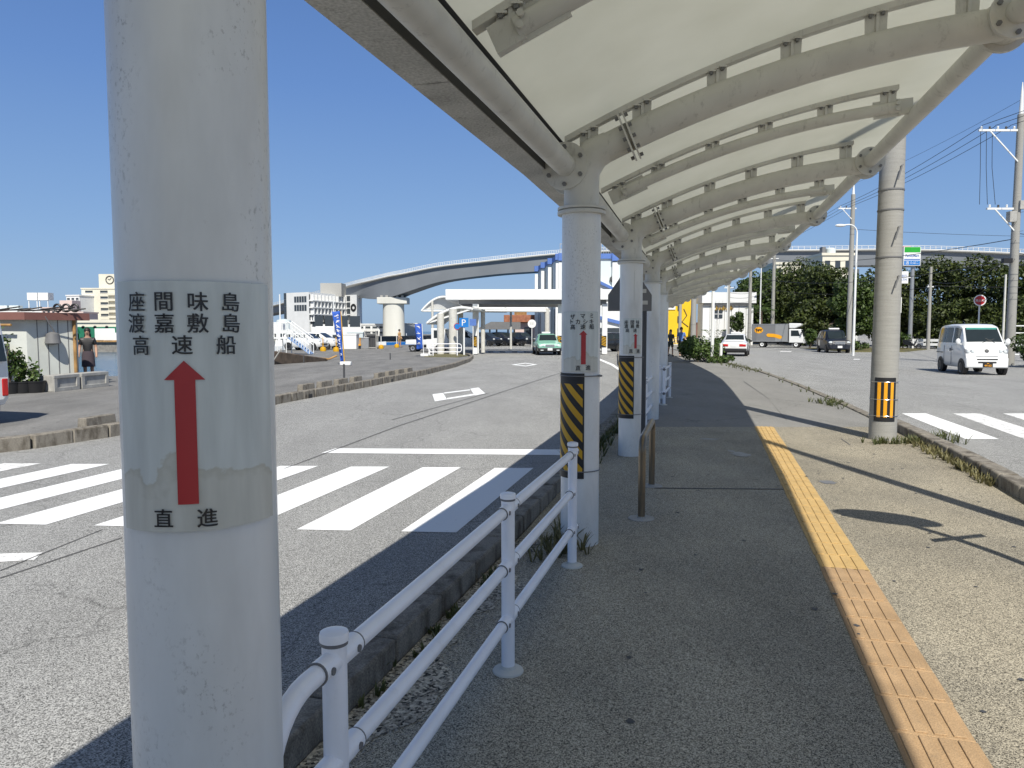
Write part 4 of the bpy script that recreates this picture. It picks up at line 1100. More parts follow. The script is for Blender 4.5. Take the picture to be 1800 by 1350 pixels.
t = box_building("apartment_block", "pale pink building with an open rooftop frame across the harbour", "building", (x, 305), (w, 10, z - 2), 0, M_pink, 3, (2, 0), (0.6, 0.45), -0.3)
MB().box((0, 0, z + 2.4), (w, 6, 4.2)).box((-w * .42, 0, z - .5), (1, 6, 5)).box((w * .42, 0, z - .5), (1, 6, 5)).build("roof_frame", [M_pink], t)
x, w, z = px_build(108, 146, 550, 280)
box_building("apartment_block", "low pink apartment row below the cream tower", "building", (x, 285), (w, 10, z + .3), 0, M_pink, 3, (3, 0), (0.7, 0.4), -0.3)
x, w, z = px_build(73, 106, 542, 310)
box_building("apartment_block", "low pale block behind the hut roof, right of the water tanks", "building", (x, 315), (w, 10, z + .3), 0, M_pink, 3, (4, 0), (0.5, 0.3), -0.3)
x, w, z = px_build(-30, 76, 545, 320)
t = box_building("apartment_block", "long white low block behind the hut with rooftop water tanks", "building", (x, 325), (w, 10, z + .3), 0, M_bwhite, 3, (6, 0), (0.5, 0.3), -0.3)
for dx, hh in ((6.5, 7.5), (11.2, 7.5)):
    tk = MB().box((dx, 0, z + 6.3), (4.4, 4, 3.2))
    for a in (-1.8, 1.8): tk.box((dx + a, -1.5, z + 2.4), (0.3, 0.3, 5))
    tk.build("water_tank", [M_bwhite], t)
for dx in (-1, 4.0): MB().box((dx - 6, 0, z + 1.2), (4, 3, 2.4)).build("roof_hut", [M_pale], t)
# quayside shed, truck and panels right across the basin
x, w, z = px_build(136, 240, 567, 127)
t = box_building("harbour_shed", "cream harbour shed with round portholes on the far quay", "building", (x, 131), (w, 8, z + .3), 0, M_cream, 1, (1, 0), (0.01, 0.01), -0.3)
MB().box((0, -4.1, (z + .3) * .42), (w * .98, 0.1, (z + .3) * .72)).build("shutter", [M_green], t)
MB().box((-w * 0.03, -4.2, (z + .3) * .40), (w * .34, 0.1, (z + .3) * .6)).build("wall_panel", [M_bwhite], t)
for k in range(5): MB().lathe([(0.02, 0), (0.28, 0.02), (0.28, 0.1)], (-w * .4 + k * w * .2, -4.05, z - 0.5), 12, axis=(0, -1, 0)).build("porthole", [M_win], t)
x, w, z = px_build(182, 235, 585, 126)
single(MB().box((0, 0, 0.75), (w, 0.6, 1.5)).box((-w * .45, 0, -0.05), (.3, .5, .3)), "quay_barrier", [M_bwhite], "long white panel standing on the far quay edge", "barrier", (x, 126.3, -0.2))

# white seven-floor building with the finned front
wb = thing("office_building", "white harbour office building with rows of finned balconies and a round emblem", "building", (-70, 285, -0.3))
wo = Vector((-70, 285, -0.3))
A, Bc, Cc, Dd = P(499, 519, 280), P(543, 519, 272), P(604, 523, 296), P(627, 525, 292)
def face_box(mb, a, b, z0, z1, out, m=0):
    a2, b2 = Vector((a.x, a.y)), Vector((b.x, b.y)); d = (b2 - a2).normalized(); n = Vector((d.y, -d.x))
    q = [a2, b2, b2 + n * out, a2 + n * out]
    return mb.prism([(p.x, p.y) for p in q], z0, z1, m)
ztop = A.z
back = [(A.x, A.y), (Bc.x, Bc.y), (Cc.x, Cc.y), (Dd.x, Dd.y), (Dd.x - 2, 312), (A.x + 2, 305)]
MB().prism(back, -0.3, ztop).build("wall", [M_bwhite], wb, wo)
MB().prism([(p[0], p[1]) for p in back], ztop, ztop + 0.8).build("roof", [M_bwhite], wb, wo)
pa, pb_ = P(563, 506, 290), P(600, 506, 290)
MB().box(((pa.x + pb_.x) / 2, 294, ztop + 2.6), (pb_.x - pa.x, 8, 5.2)).build("penthouse", [M_conc], wb, wo)
zb0 = P(560, 566, 285).z
for f in range(4):
    z0 = zb0 + (ztop - zb0) * f / 4; hh = (ztop - zb0) / 4
    face_box(MB(), Bc, Cc, z0, z0 + hh * .16, 1.6).build("balcony_slab", [M_bwhite], wb, wo)
    face_box(MB(), Bc, Cc, z0 + hh * .2, z0 + hh * .98, 0.06).build("window_band", [M_win], wb, wo)
for k in range(10):
    p = Bc.lerp(Cc, (k + .3) / 10); q = Bc.lerp(Cc, (k + .3) / 10 + 0.022)
    face_box(MB(), p, q, zb0, ztop, 1.5).build("fin", [M_bwhite], wb, wo)
for f in range(4):
    z0 = zb0 + (ztop - zb0) * (f + .35) / 4
    face_box(MB(), Cc.lerp(Dd, .25), Cc.lerp(Dd, .5), z0, z0 + 2.0, 0.08).build("window", [M_win], wb, wo)
    face_box(MB(), A.lerp(Bc, -.0), A.lerp(Bc, .1), z0, z0 + 2.4, 0.08).build("window", [M_win], wb, wo)
for f in (0.62, 0.83):
    z0 = -0.3 + ztop * f
    for k in range(5):
        face_box(MB(), A.lerp(Bc, .42 + k * .1), A.lerp(Bc, .5 + k * .1), z0, z0 + 2.2, 0.08).build("window", [M_win], wb, wo)
nm = (Vector((Dd.x - Cc.x, Dd.y - Cc.y)).normalized()); nn = Vector((nm.y, -nm.x, 0))
ce = Cc.lerp(Dd, .76); ce.z = ztop - 4.2
em = MB().lathe([(0.7, 0.1), (1.5, 0.1), (1.5, 0.2), (0.7, 0.2)], ce, 20, axis=nn, caps=False); em.build("emblem", [M_black], wb, wo)
la, lb = P(545, 566, 275), P(632, 566, 282)
face_box(MB(), la, lb, -0.3, P(545, 570, 275).z, 3.0).build("podium", [M_bwhite], wb, wo)
for k in range(4):
    face_box(MB(), la.lerp(lb, k * .25 + .02), la.lerp(lb, k * .25 + .23), 3.2, 7.2, 3.1).build("window", [M_win], wb, wo)
# long low terminal behind the pier
x, w, z = px_build(628, 690, 571, 300)
box_building("ferry_terminal", "low white ferry terminal to the left of the bridge pier", "building", (x, 306), (w, 12, z + .3), 0, M_bwhite, 2, (5, 0), (0.7, 0.35), -0.3)
x, w, z = px_build(704, 733, 570, 310)
box_building("ferry_terminal", "plain white shed to the right of the bridge pier", "building", (x, 316), (w, 12, z + .3), 0, M_bwhite, 1, (1, 0), (0.02, 0.02), -0.3)
tkm = P(489, 590, 200)
single(MB().lathe([(2.0, 0), (2.0, 6.3), (1.8, 6.8), (.5, 7.1)], (0, 0, 0), 24), "storage_tank", [M_pale], "pale cylindrical storage tank left of the white office building", "tank", (tkm.x, 205, -2.2))

# blue and white terminal with columns
tb = thing("terminal_building", "white terminal hall with blue roof band and tall white pilasters", "building", (4.9, 75, -0.1)); to = Vector((4.9, 75, -0.1))
n0, f0 = P(985, 446, 74), P(947, 467, 88)
n1 = P(1092, 443, 74)
poly = [(n0.x, n0.y), (n1.x, n1.y), (n1.x + 1, 92), (f0.x, f0.y + 2), (f0.x, f0.y)]
zt = n0.z
MB().prism(poly, -0.1, zt - 0.5).build("wall", [M_pale], tb, to)
cx_, cy_ = sum(p[0] for p in poly) / 5, sum(p[1] for p in poly) / 5
MB().prism([(cx_ + (p[0] - cx_) * 1.03, cy_ + (p[1] - cy_) * 1.02) for p in poly], zt - 0.5, zt).build("roof_band", [M_trim], tb, to)
for k in range(4):
    p = n0.lerp(f0, k / 3.0); 
    c_ = MB().box((p.x - 0.28, p.y, (zt - .9) / 2 - 0.05), (0.36, 0.6, zt - 0.9)).build("pilaster", [M_white], tb, to)
    MB().box((p.x - 0.28, p.y, zt - 0.32), (0.46, 0.7, .62)).build("pilaster_cap", [M_trim], c_, to)
    if k < 3:
        q = n0.lerp(f0, (k + .5) / 3)
        MB().box((q.x - 0.08, q.y, 2.2), (0.2, 2.6, 3.2)).build("window", [M_win], tb, to)
for fx in (0.02, 0.90):
    p = n0.lerp(n1, fx); MB().box((p.x, p.y - 0.2, (zt - .9) / 2), (0.6, 0.5, zt - .9)).build("pilaster", [M_white], tb, to)
    MB().box((p.x, p.y - 0.2, zt - 0.35), (0.7, 0.62, .75)).build("pilaster_cap", [M_trim], tb, to)
rl = MB()
for z in (zt + .5, zt + 1.0): rl.bar((n0.x, n0.y + .4, z), (n1.x, n1.y + .4, z), 0.06, 0.06)
for k in range(26):
    p = n0.lerp(n1, k / 25); rl.box((p.x, p.y + .4, zt + .5), (0.05, 0.05, 1.1))
rl.build("roof_railing", [M_conc], tb, to)
e0, e1 = P(1045, 494, 68), P(1088, 520, 68)
en = MB().xprism([(e0.x, 68, -0.1), (e1.x + 3, 68, -0.1), (e1.x + 3, 68, e1.z - 1.2), (e0.x, 68, e0.z)], (0, 5.5, 0)); en.build("entrance_block", [M_white], tb, to)
MB().bar((e0.x, 67.9, e0.z + .1), (e1.x + 3, 67.9, e1.z - 1.1), 0.3, 0.25).build("trim", [M_trim], tb, to)
MB().bar((e0.x, 67.9, 2.9), (e1.x + 3, 67.9, 1.6), 0.25, 0.3).build("trim", [M_trim], tb, to)
MB().box((e0.x + 1.0, 67.95, 1.0), (2.6, 0.1, 1.7)).build("entrance_door", [M_win], tb, to)
MB().ball((P(1077, 491, 73.8)), (0.32, 0.1, 0.32)).build("wall_lamp", [M_dark], tb, to)
# flat white drop-off canopy
dc = thing("flat_canopy", "flat white drop-off canopy with a deep fascia across the road", "canopy", (1.0, 54, 0)); do = Vector((1.0, 54, 0))
fa, fb = P(783, 508.5, 52), P(1080, 508.5, 52)
MB().box(((fa.x + fb.x) / 2, 56, fa.z - 0.36), (fb.x - fa.x, 8, 0.72)).build("fascia", [M_white], dc, do, bevel=0.02)
MB().box(((fa.x + fb.x) / 2 + .2, 56, fa.z - 0.86), (fb.x - fa.x - 1.4, 7.2, 0.28)).build("soffit", [M_gdark], dc, do)
for px, dy in ((835.5, 0.2), (827, 6.5), (986, 0.6), (1063, 0.2)):
    p = P(px, 600, 52.4)
    pm_ = MB().box((p.x, p.y + dy, (fa.z - .9) / 2 - .05), (0.36, 0.36, fa.z - 0.9)).build("post", [M_white], dc, do)
    if dy < 6:
        MB().box((p.x - .06, p.y + dy - 0.2, .83), (0.36, 0.03, .8)).build("hazard_band", [M_black], pm_, do)
        hz = MB()
        for k in range(6):
            z = 0.53 + k * .11; hz.xprism([(p.x - .22, p.y + dy - .225, z + .08), (p.x + .10, p.y + dy - .225, z - .05), (p.x + .10, p.y + dy - .225, z + .0), (p.x - .22, p.y + dy - .225, z + .13)], (0, .006, 0))
        hz.build("hazard_stripe", [M_yel], pm_, do)
MB().cyl(P(840.5, 535, 52.3), (P(840.5, 535, 52.3).x, 52.3, 0), 0.05, n=10).build("drain_pipe", [M_white], dc, do)
# vaulted shelters on the traffic island
def vault(label, pL, pR, rise, dep, post_px, Y, skew=(0.9, 1.0), asym=0.0):
    root = thing("vaulted_shelter", label, "shelter", (pL.x, Y, 0)); ro = Vector((pL.x, Y, 0))
    sk = Vector((skew[0], skew[1], 0)).normalized() * dep
    def arc(t, off): 
        p = pL.lerp(pR, t); h = rise * (4 * t * (1 - t)) 
        return p + Vector((0, 0, h)) + sk * off
    rows = [[arc(t / 14, o / 4) + Vector((0, 0, .12)) for t in range(15)] for o in range(5)]
    MB().grid(rows).build("roof_membrane", [M_white], root, ro)
    for o in (0, .5, 1):
        MB().tube([arc(t / 14, o) for t in range(15)], 0.09, 10).build("rib", [M_white], root, ro)
    for t in (0, 1): MB().cyl(arc(t, 0), arc(t, 1), 0.09, n=10).build("edge_pipe", [M_white], root, ro)
    MB().bar(arc(0, 0), arc(1, 0), 0.06, 0.1).build("tie_bar", [M_white], root, ro)
    for t, o, r in post_px:
        q = arc(t, o); MB().cyl((q.x, q.y, 0), (q.x, q.y, q.z), r, n=14).build("post", [M_steel], root, ro)
    return root
vault("white vaulted shelter roof behind the parking sign", P(741, 546.5, 62), P(820, 546, 62), 1.15, 7.5, ((0.24, 0, 0.1), (0.94, 1, 0.22), (0.1, 1, 0.1)), 62, (1.0, 0.35))
vault("nearer half-arched shelter over the grey posts on the traffic island", P(751, 568, 49.5), P(829, 543, 49.5), 0.42, 4.5, ((0.30, 0.0, 0.24), (0.58, 0.0, 0.28), (0.42, 1, 0.2), (0.97, 1, 0.16)), 49.5, (0.15, 1))
# island verge and railing
struct(MB().prism([(-5.3, 44.6), (-3.2, 44.0), (-2.75, 46.5), (-3.6, 50), (-5.4, 51)], 0.0, 0.03), "island_verge", [M_grass], smooth=False)
railing("white pipe railing round the shelter on the traffic island", [(-4.95, 46.4), (-3.45, 46.6)], (0.25, 0.25))
single(MB().box((0, 0, .4), (0.1, 0.1, .8)).box((0.0, -.06, .75), (.34, .05, .6)).box((0, 0, .04), (.34, .34, .08)), "notice_stand", [M_white], "white notice stand at the left end of the island railing", "notice stand", (-5.25, 47.0, 0))
# parking signs
def round_sign(name, label, cat, x, y, z, r, face, ring=None, text=None, tcol=None, z0=0.0, post=0.035, square=False, tsize=None, facing=(0, -1, 0)):
    root = thing(name, label, cat, (x, y, z0))
    MB().cyl((0, 0, 0), (0, 0, z - z0 + (0 if not square else r * .8)), post, n=12).build("post", [M_white], root)
    f = Vector(facing).normalized(); rt = Vector((-f.y, f.x, 0)); c_ = Vector((0, 0, z - z0)) + f * (post + .02)
    if square: MB().box(c_, (2 * r, 0.03, 2 * r), rz=atan2(rt.y, rt.x)).build("plate", [face], root)
    else:
        pl = MB().lathe([(0.01, 0), (r, 0), (r, 0.02), (0.01, 0.02)], c_ - f * .012, 28, axis=f); pl.build("plate", [face], root)
        if ring: MB().lathe([(r * .82, 0.022), (r * .99, 0.022), (r * .99, 0.027), (r * .82, 0.027), (r * .82, 0.022)], c_ - f * .012, 28, axis=f, caps=False).build("ring", [ring], root)
    if text:
        t = MB()
        for body, dz, sz in text: text_on(t, body, sz, c_ + f * .024 + Vector((0, 0, dz)), rt, (0, 0, 1), 0.0)
        t.build("lettering", [tcol or M_white], root, smooth=False)
    return root
p = P(815.5, 567, 48)
round_sign("parking_sign", "square blue P parking sign on a white post by the shelter", "parking sign", p.x, 48, p.z, 0.30, M_signblue, text=(("P", 0, .58),), square=True, post=0.06)
p = P(829, 566, 47.5)
round_sign("parking_sign", "darker square blue sign right of the P parking sign", "parking sign", p.x, 49.2, p.z, 0.22, M_trim, square=True, post=0.03)
p = P(804.5, 574, 49)
round_sign("road_sign", "small round no-parking sign with a red ring on the island", "road sign", p.x, 48.6, p.z, 0.22, M_signblue, ring=M_red)
p = P(935, 569, 75)
round_sign("road_sign", "round white sign on a bent pole in front of the kiosk", "road sign", p.x, 75, p.z, 0.42, M_white, text=(("11", 0, .4),), tcol=M_ink, z0=-.1)
p = P(1722, 528, 38.5)
round_sign("fire_hydrant_sign", "round red fire hydrant sign on a white pole behind the van", "road sign", p.x, 38.5, p.z, 0.29, M_red, ring=M_white, text=(("消火栓", -0.02, .15),), z0=-.1, facing=(-.35, -1, 0))
# kiosk with brown roof band
x, w, z = px_build(905, 950, 566, 95)
kz = P(900, 553, 95).z
kk = thing("kiosk", "pink kiosk with a deep brown tiled roof band", "kiosk", (x, 98, -.1))
MB().box((0.4, 0, z / 2), (w + .8, 6, z)).build("wall", [M_pink], kk)
MB().box((-.2, -.2, (kz + z) / 2 + .05), (w + 2.4, 7.2, kz - z)).build("roof", [M_brown], kk, bevel=.05)
sg = MB()
for k in range(10): sg.box((-1.35 + k * .16 - .3, -2, kz + .45), (0.09, .1, .8))
sg.box((-.9, -1.9, kz + .45), (1.6, .05, .75)); sg.build("roof_sign", [M_rust], kk)
MB().box((0, -3.05, 1.3), (.9, .08, 1.6)).build("window", [M_win], kk)
# dark-roofed car shed
cs_ = thing("car_shed", "long car shed with a dark sloped roof left of the kiosk", "car shed", (-2.2, 88, -.1)); co_ = Vector((-2.2, 88, -.1))
L0, L1 = P(841, 579, 84), P(915, 579, 84)
zt = P(862, 565.5, 84).z
MB().xprism([(L0.x, 84, L0.z), (L0.x, 84, L0.z + .15), (P(862, 0, 84).x, 84, zt), (L1.x, 84, zt - .05), (L1.x, 84, L1.z)], (0, 7, 0)).build("roof", [M_gdark], cs_, co_)
for px in (849, 861, 873, 893, 904):
    p = P(px, 590, 84.5); MB().cyl((p.x, 84.5, -.1), (p.x, 84.5, L0.z + .1), 0.1, n=10).build("post", [M_gdark], cs_, co_)
# yellow building
x0_, x1_ = P(1160, 530, 92).x, P(1216, 530, 92).x
yb = thing("yellow_building", "bright yellow building with white panel sign at the canopy's end", "building", ((x0_ + x1_) / 2, 95, -.1))
W_ = x1_ - x0_; H_ = P(1200, 505, 92).z
MB().box((0, -2, H_ / 2), (W_, 2, H_)).build("wall", [M_yellowb], yb)
MB().box((-W_ * .22, -3.06, H_ - 2.2), (1.6, .1, .9)).build("sign_panel", [M_bwhite], yb)
MB().box((W_ * .52, -1, H_ * .42), (.5, 2, .5)).box((W_ * .52, -1, H_ * .3), (.5, 2, .4)).box((W_ * .52, 1, H_ - .5), (.6, 2, .7)).build("ledge", [M_yellowb], yb)
for k in range(3):
    MB().box((W_ * .12, -3.05, 1.6 + k * 1.5), (.5, .08, .8)).build("window", [M_win], yb)
gr = MB().tube([(W_ * .25, -3.05, 4.4), (W_ * .35, -3.05, 3.6), (W_ * .2, -3.05, 2.8), (W_ * .4, -3.05, 2.2)], .05, 5); gr.build("wall_cable", [M_dark], yb)
# brick-red wall
p = P(1230, 567, 100)
single(MB().box((0, 0, p.z / 2), (3.4, .4, p.z)).box((0, 0, p.z + .05), (3.6, .6, .12)), "boundary_wall", [M_maroon], "dull red boundary wall between the yellow and white buildings", "wall", (p.x, 100, -.1))
# white building with script sign
x0_, x1_ = P(1236, 515, 88).x, P(1325, 515, 88).x
W_ = x1_ - x0_; H_ = P(1270, 513, 88).z; h1 = P(1270, 532, 88).z
sb = thing("white_building", "white shop building with gold script lettering and one square window", "building", ((x0_ + x1_) / 2, 92, -.1))
MB().box((0, -2.8, h1 / 2), (W_, 2.4, h1)).build("wall", [M_bwhite], sb)
MB().box((0, -2.9, (H_ + h1) / 2 + .04), (W_ + .4, 3.0, H_ - h1)).build("roof_band", [M_bwhite], sb)
MB().box((0, -4.1, h1 - .1), (W_, .3, .25)).build("gutter", [M_gdark], sb)
wx = P(1262, 552, 88)
lx = wx.x - (x0_ + x1_) / 2
wd = MB().box((lx, -4.03, wx.z + .1), (1.05, .1, .95)).build("window", [M_win], sb)
MB().box((lx, -4.1, wx.z + .1), (.07, .06, .95)).box((lx, -4.1, wx.z + .1), (1.05, .06, .07)).build("glazing_bar", [M_bwhite], wd)
scr = MB(); zz = P(1262, 541, 88).z
for k in range(5):
    ox_ = lx - 0.3 + k * .42
    scr.tube([(ox_, -4.1, zz - .2), (ox_ + .12, -4.1, zz + .3 - .15 * (k % 2)), (ox_ + .22, -4.1, zz - .15), (ox_ + .36, -4.1, zz + .1)], .085, 6)
scr.build("lettering", [mat("gold lettering", (.42, .27, .05), .5)], sb)
for k in range(1, 7): MB().box((-W_ / 2 + W_ * k / 7, -4.02, h1 / 2), (.05, .06, h1)).build("wall_joint", [M_conc], sb)
# cream building with tank beyond the trees
x, w, z = px_build(1446, 1500, 448, 150)
rb = box_building("rooftop_building", "cream flat-roofed building behind the trees with a pale green tank", "building", (x, 155), (w, 10, z), 0, M_cream, 4, (3, 0), (.5, .4), -.1)
tkz = P(1471, 432, 150).z; tx = P(1471, 440, 150).x - x
MB().lathe([(1.0, z), (1.0, tkz - .25), (.7, tkz - .05), (.05, tkz)], (tx, -2, 0), 20).build("water_tank", [M_pale], rb)
MB().box((tx - 1.6, -2, z + 1), (.7, 1.4, 1.9)).build("lift_housing", [M_gdark], rb)
x, w, z = px_build(1365, 1412, 464, 160)
box_building("rooftop_building", "low cream building showing above the left trees", "building", (x, 165), (w, 10, z), 0, M_cream, 4, (3, 0), (.5, .4), -.1)

# ================================================================== VEHICLES
def car(name, label, cat, loc, rz, S, paint, wb=(1.0, 3.6), wr=0.29, glass=(), screens=(), lamps=None, tails=None, low=None, two=None, group=None):
    """S: stations from tail to nose (x, z bottom, z belt, z top, half width, roof half width)"""
    root = thing(name, label, cat, loc, rz, group)
    def ring(s):
        x, zb, zl, zt, w, wr_ = s
        h = [(0, zb), (w - .10, zb), (w - .02, zb + .10), (w, zb + (zl - zb) * .55), (w - .015, zl), (wr_, zt - .05), (wr_ - .09, zt), (wr_ * .5, zt + .012), (0, zt + .018)]
        return [(x, y, z) for y, z in h] + [(x, -y, z) for y, z in h[-2:0:-1]]
    rows = [ring(s) for s in S]
    rows = [r + [r[0]] for r in rows]
    mb = MB().grid(rows)
    mb.add(rows[0][:-1], [list(range(len(rows[0]) - 1))[::-1]]); mb.add(rows[-1][:-1], [list(range(len(rows[-1]) - 1))])
    # colour the lower body separately where the photo shows two tones
    mats = [paint]
    if two:
        mats = [paint, two[0]]
        for i, f in enumerate(mb.f):
            zc = sum(mb.v[k][2] for k in f) / len(f)
            if zc < two[1]: mb.m[i] = 1
    body = mb.build("body", mats, root, sharp=38)
    def st(x):
        for a, b in zip(S, S[1:]):
            if a[0] <= x <= b[0]:
                t = (x - a[0]) / max(1e-6, b[0] - a[0]); return [a[k] + (b[k] - a[k]) * t for k in range(6)]
        return list(S[-1] if x > S[-1][0] else S[0])
    def side(x, t, sg, o=.008):
        _, zb, zl, zt, w, wr_ = st(x)
        y = (w - .015) + (wr_ - w + .015) * t; z = zl + (zt - .05 - zl) * t
        return Vector((x, sg * (y + o), z + o * .3))
    for x0, x1 in glass:
        for sg in (1, -1):
            xs = sorted(set([x0, x1] + [s[0] for s in S if x0 < s[0] < x1]))
            rw = [[side(x, t, sg) for x in xs] for t in (.10, .5, .90)]
            MB().grid(rw, flip=sg < 0).build("side_window", [M_glass], root)
    for x0, x1, nm in screens:
        out = 1 if x1 > x0 and nm == "windscreen" else -1
        def tp(x, f, ):
            _, zb, zl, zt, w, wr_ = st(x)
            return Vector((x + .012 * out, f * (wr_ - .07), zt + .012))
        rw = [[tp(x0 + (x1 - x0) * t, f) for f in (-1, -.5, 0, .5, 1)] for t in (.06, .35, .65, .94)]
        MB().grid(rw).build(nm, [M_glass], root, sharp=80)
    nose, tail = S[-1], S[0]
    for x in wb:
        w = st(x)[4]
        for sg in (1, -1):
            y = sg * (w - .09)
            MB().lathe([(.05, -.02), (wr + .055, -.02), (wr + .055, .094), (.05, .094)], (x, sg * (w - .085), wr + .02), 24, axis=(0, sg, 0)).build("wheel_arch", [M_black], root)
            wh = thing_part("wheel", root, (x, y, wr))
            MB().lathe([(wr * .6, -.10), (wr * .93, -.10), (wr, -.07), (wr, .07), (wr * .95, .105), (wr * .64, .108)], (0, 0, 0), 24, axis=(0, sg, 0), caps=False).build("tyre", [M_rubber], wh)
            rm = MB().lathe([(.02, .07), (wr * .5, .085), (wr * .66, .108), (wr * .66, -.05)], (0, 0, 0), 20, axis=(0, sg, 0))
            rm.build("rim", [M_carg], wh)
    return root, body, st
def thing_part(name, parent, loc):
    """a part that is itself made of sub-parts: a small hub mesh carries them"""
    o = MB().lathe([(.02, -.08), (.07, -.08), (.07, .06), (.02, .06)], (0, 0, 0), 10, axis=(0, 1, 0)).build(name, [M_dark], parent)
    o.location = loc
    return o
def panel(root, name, m, c, d, bevel=.012, rz=0, ry=0): return MB().box(c, d, rz=rz, ry=ry).build(name, [m], root, bevel=bevel)
def heading(hx, hy): return atan2(hy, hx)

# white kei van on the right road
VS = [(0, .42, 1.10, 1.66, .66, .56), (.05, .33, 1.13, 1.80, .715, .60), (.35, .28, 1.13, 1.89, .737, .63), (1.2, .26, 1.13, 1.93, .7375, .635), (2.2, .26, 1.13, 1.92, .7375, .63), (2.50, .26, 1.13, 1.87, .7375, .62), (2.62, .26, 1.13, 1.81, .7375, .61), (3.10, .26, 1.11, 1.21, .7375, .675), (3.22, .27, 1.03, 1.13, .735, .67), (3.30, .28, .90, 1.00, .73, .665), (3.36, .28, .72, .82, .72, .66), (3.40, .30, .56, .64, .71, .655)]
hx, hy = -.228, -.974
nose_c = Vector((17.16, 28.0, 0)) + Vector((.974, -.228, 0)) * .7375
tail_c = nose_c - Vector((hx, hy, 0)) * 3.395
van, vb, _ = car("van", "small white delivery van driving on the right-hand road", "van", (tail_c.x, tail_c.y, -.1), heading(hx, hy), VS, M_carw, (.62, 2.98), .275,
    glass=((.22, .98), (1.05, 1.78), (1.92, 2.58)), screens=((2.62, 3.10, "windscreen"),))
for sg in (1, -1):
    hl = MB().xprism([(3.23, sg * .40, .80), (3.23, sg * .72, .84), (3.20, sg * .735, 1.00), (3.23, sg * .42, .97)], (.125, 0, -.02)).build("headlight", [M_carg], van, bevel=.02)
    lb_ = MB()
    for q in (.47, .62): lb_.lathe([(.01, 0), (.062, .0), (.05, .02), (.02, .028)], (3.352, sg * q, .885), 14, axis=(1, 0, 0))
    lb_.build("bulb", [M_lamp], hl)
    mr = MB().ball((2.92, sg * .85, 1.25), (.06, .09, .13), 12); mr.bar((2.92, sg * .7, 1.16), (2.92, sg * .84, 1.18), .04, .04); mr.build("wing_mirror", [M_carw], van)
    MB().box((1.72, sg * .745, .93), (.05, .02, .11)).box((1.95, sg * .745, .93), (.12, .02, .03)).build("door_handle", [M_dark], van)
    MB().box((.5, sg * .742, .8), (.8, .012, .03)).build("slide_rail", [M_dark], van)
    for xx in (1.0, 1.85): MB().box((xx, sg * .738, .72), (.012, .012, .75)).build("door_seam", [M_gdark], van)
MB().box((3.36, 0, .47), (.16, 1.44, .40)).build("bumper", [M_carw], van, bevel=.05)
MB().box((3.432, 0, .60), (.03, .70, .05)).box((3.432, 0, .48), (.03, .62, .06)).build("grille", [M_black], van, bevel=.008)
MB().box((3.385, 0, .715), (.02, .74, .02)).build("bonnet_seam", [M_gdark], van)
em = MB().lathe([(.0, 0), (.075, .0), (.08, .012), (.05, .02)], (3.325, 0, .91), 18, axis=(.9, 0, .3)); em.build("emblem", [M_dark], van)
pl = MB().box((3.452, .02, .385), (.015, .33, .165)).build("number_plate", [M_black], van)
t = MB(); text_on(t, "44-62", .105, (3.462, .02, .362), (0, 1, 0), (0, 0, 1), .0015); text_on(t, "480", .05, (3.462, .02, .44), (0, 1, 0), (0, 0, 1), .001); t.build("lettering", [M_orange], pl, smooth=False)
wp = MB()
for a, b in (((3.12, -.1, 1.22), (3.0, .35, 1.36)), ((3.12, .35, 1.22), (3.0, .05, 1.38))): wp.tube([a, b], .009, 6)
wp.build("wiper", [M_black], van)
MB().bar((2.70, -.52, 1.745), (2.70, .52, 1.745), .02, .10).build("sunstrip", [mat("tinted strip", (.08, .32, .27), .2)], van)

# black tall taxi
TS = [(0, .40, .95, 1.30, .76, .60), (.08, .32, 1.0, 1.60, .82, .62), (.5, .26, 1.02, 1.72, .845, .64), (1.6, .24, 1.02, 1.75, .8475, .66), (2.5, .24, 1.0, 1.73, .8475, .65), (2.75, .24, .99, 1.66, .8475, .64), (3.42, .24, .95, 1.04, .8475, .70), (3.9, .26, .92, 1.0, .83, .70), (4.25, .28, .80, .90, .80, .68), (4.38, .34, .62, .68, .70, .58)]
hx, hy = -.19, -.98
nose_c = Vector((23.9, 56, 0)) + Vector((.98, -.19, 0)) * .8475
tail_c = nose_c - Vector((hx, hy, 0)) * 4.4
tx, _, _ = car("taxi", "black tall taxi with a roof lamp parked under the trees", "taxi", (tail_c.x, tail_c.y, -.1), heading(hx, hy), TS, M_carnavy, (.85, 3.55), .31, glass=((.35, 1.1), (1.2, 2.1), (2.2, 2.72)), screens=((2.75, 3.42, "windscreen"),))
MB().box((2.3, 0, 1.83), (.22, .78, .14)).build("roof_lamp", [M_carw], tx, bevel=.05)
gm = MB().box((4.34, 0, .74), (.06, .72, .24))
for k in range(7): gm.box((4.38, -.3 + k * .1, .74), (.03, .035, .22))
gm.build("grille", [M_chrome], tx)
MB().box((4.44, 0, .47), (.02, .33, .165)).build("number_plate", [M_carw], tx)
for sg in (1, -1):
    MB().ball((4.22, sg * .62, .80), (.12, .17, .09)).build("headlight", [M_lamp], tx)
    MB().ball((2.95, sg * .98, 1.08), (.06, .1, .08)).build("wing_mirror", [M_carnavy], tx)
MB().box((1.3, -.852, .75), (.7, .012, .45)).build("door_panel", [M_carg], tx)
MB().box((1.3, .852, .75), (.7, .012, .45)).build("door_panel", [M_carg], tx)
MB().cyl((1.6, 0, 1.75), (1.6, 0, 2.2), .015, n=6).build("aerial", [M_dark], tx)

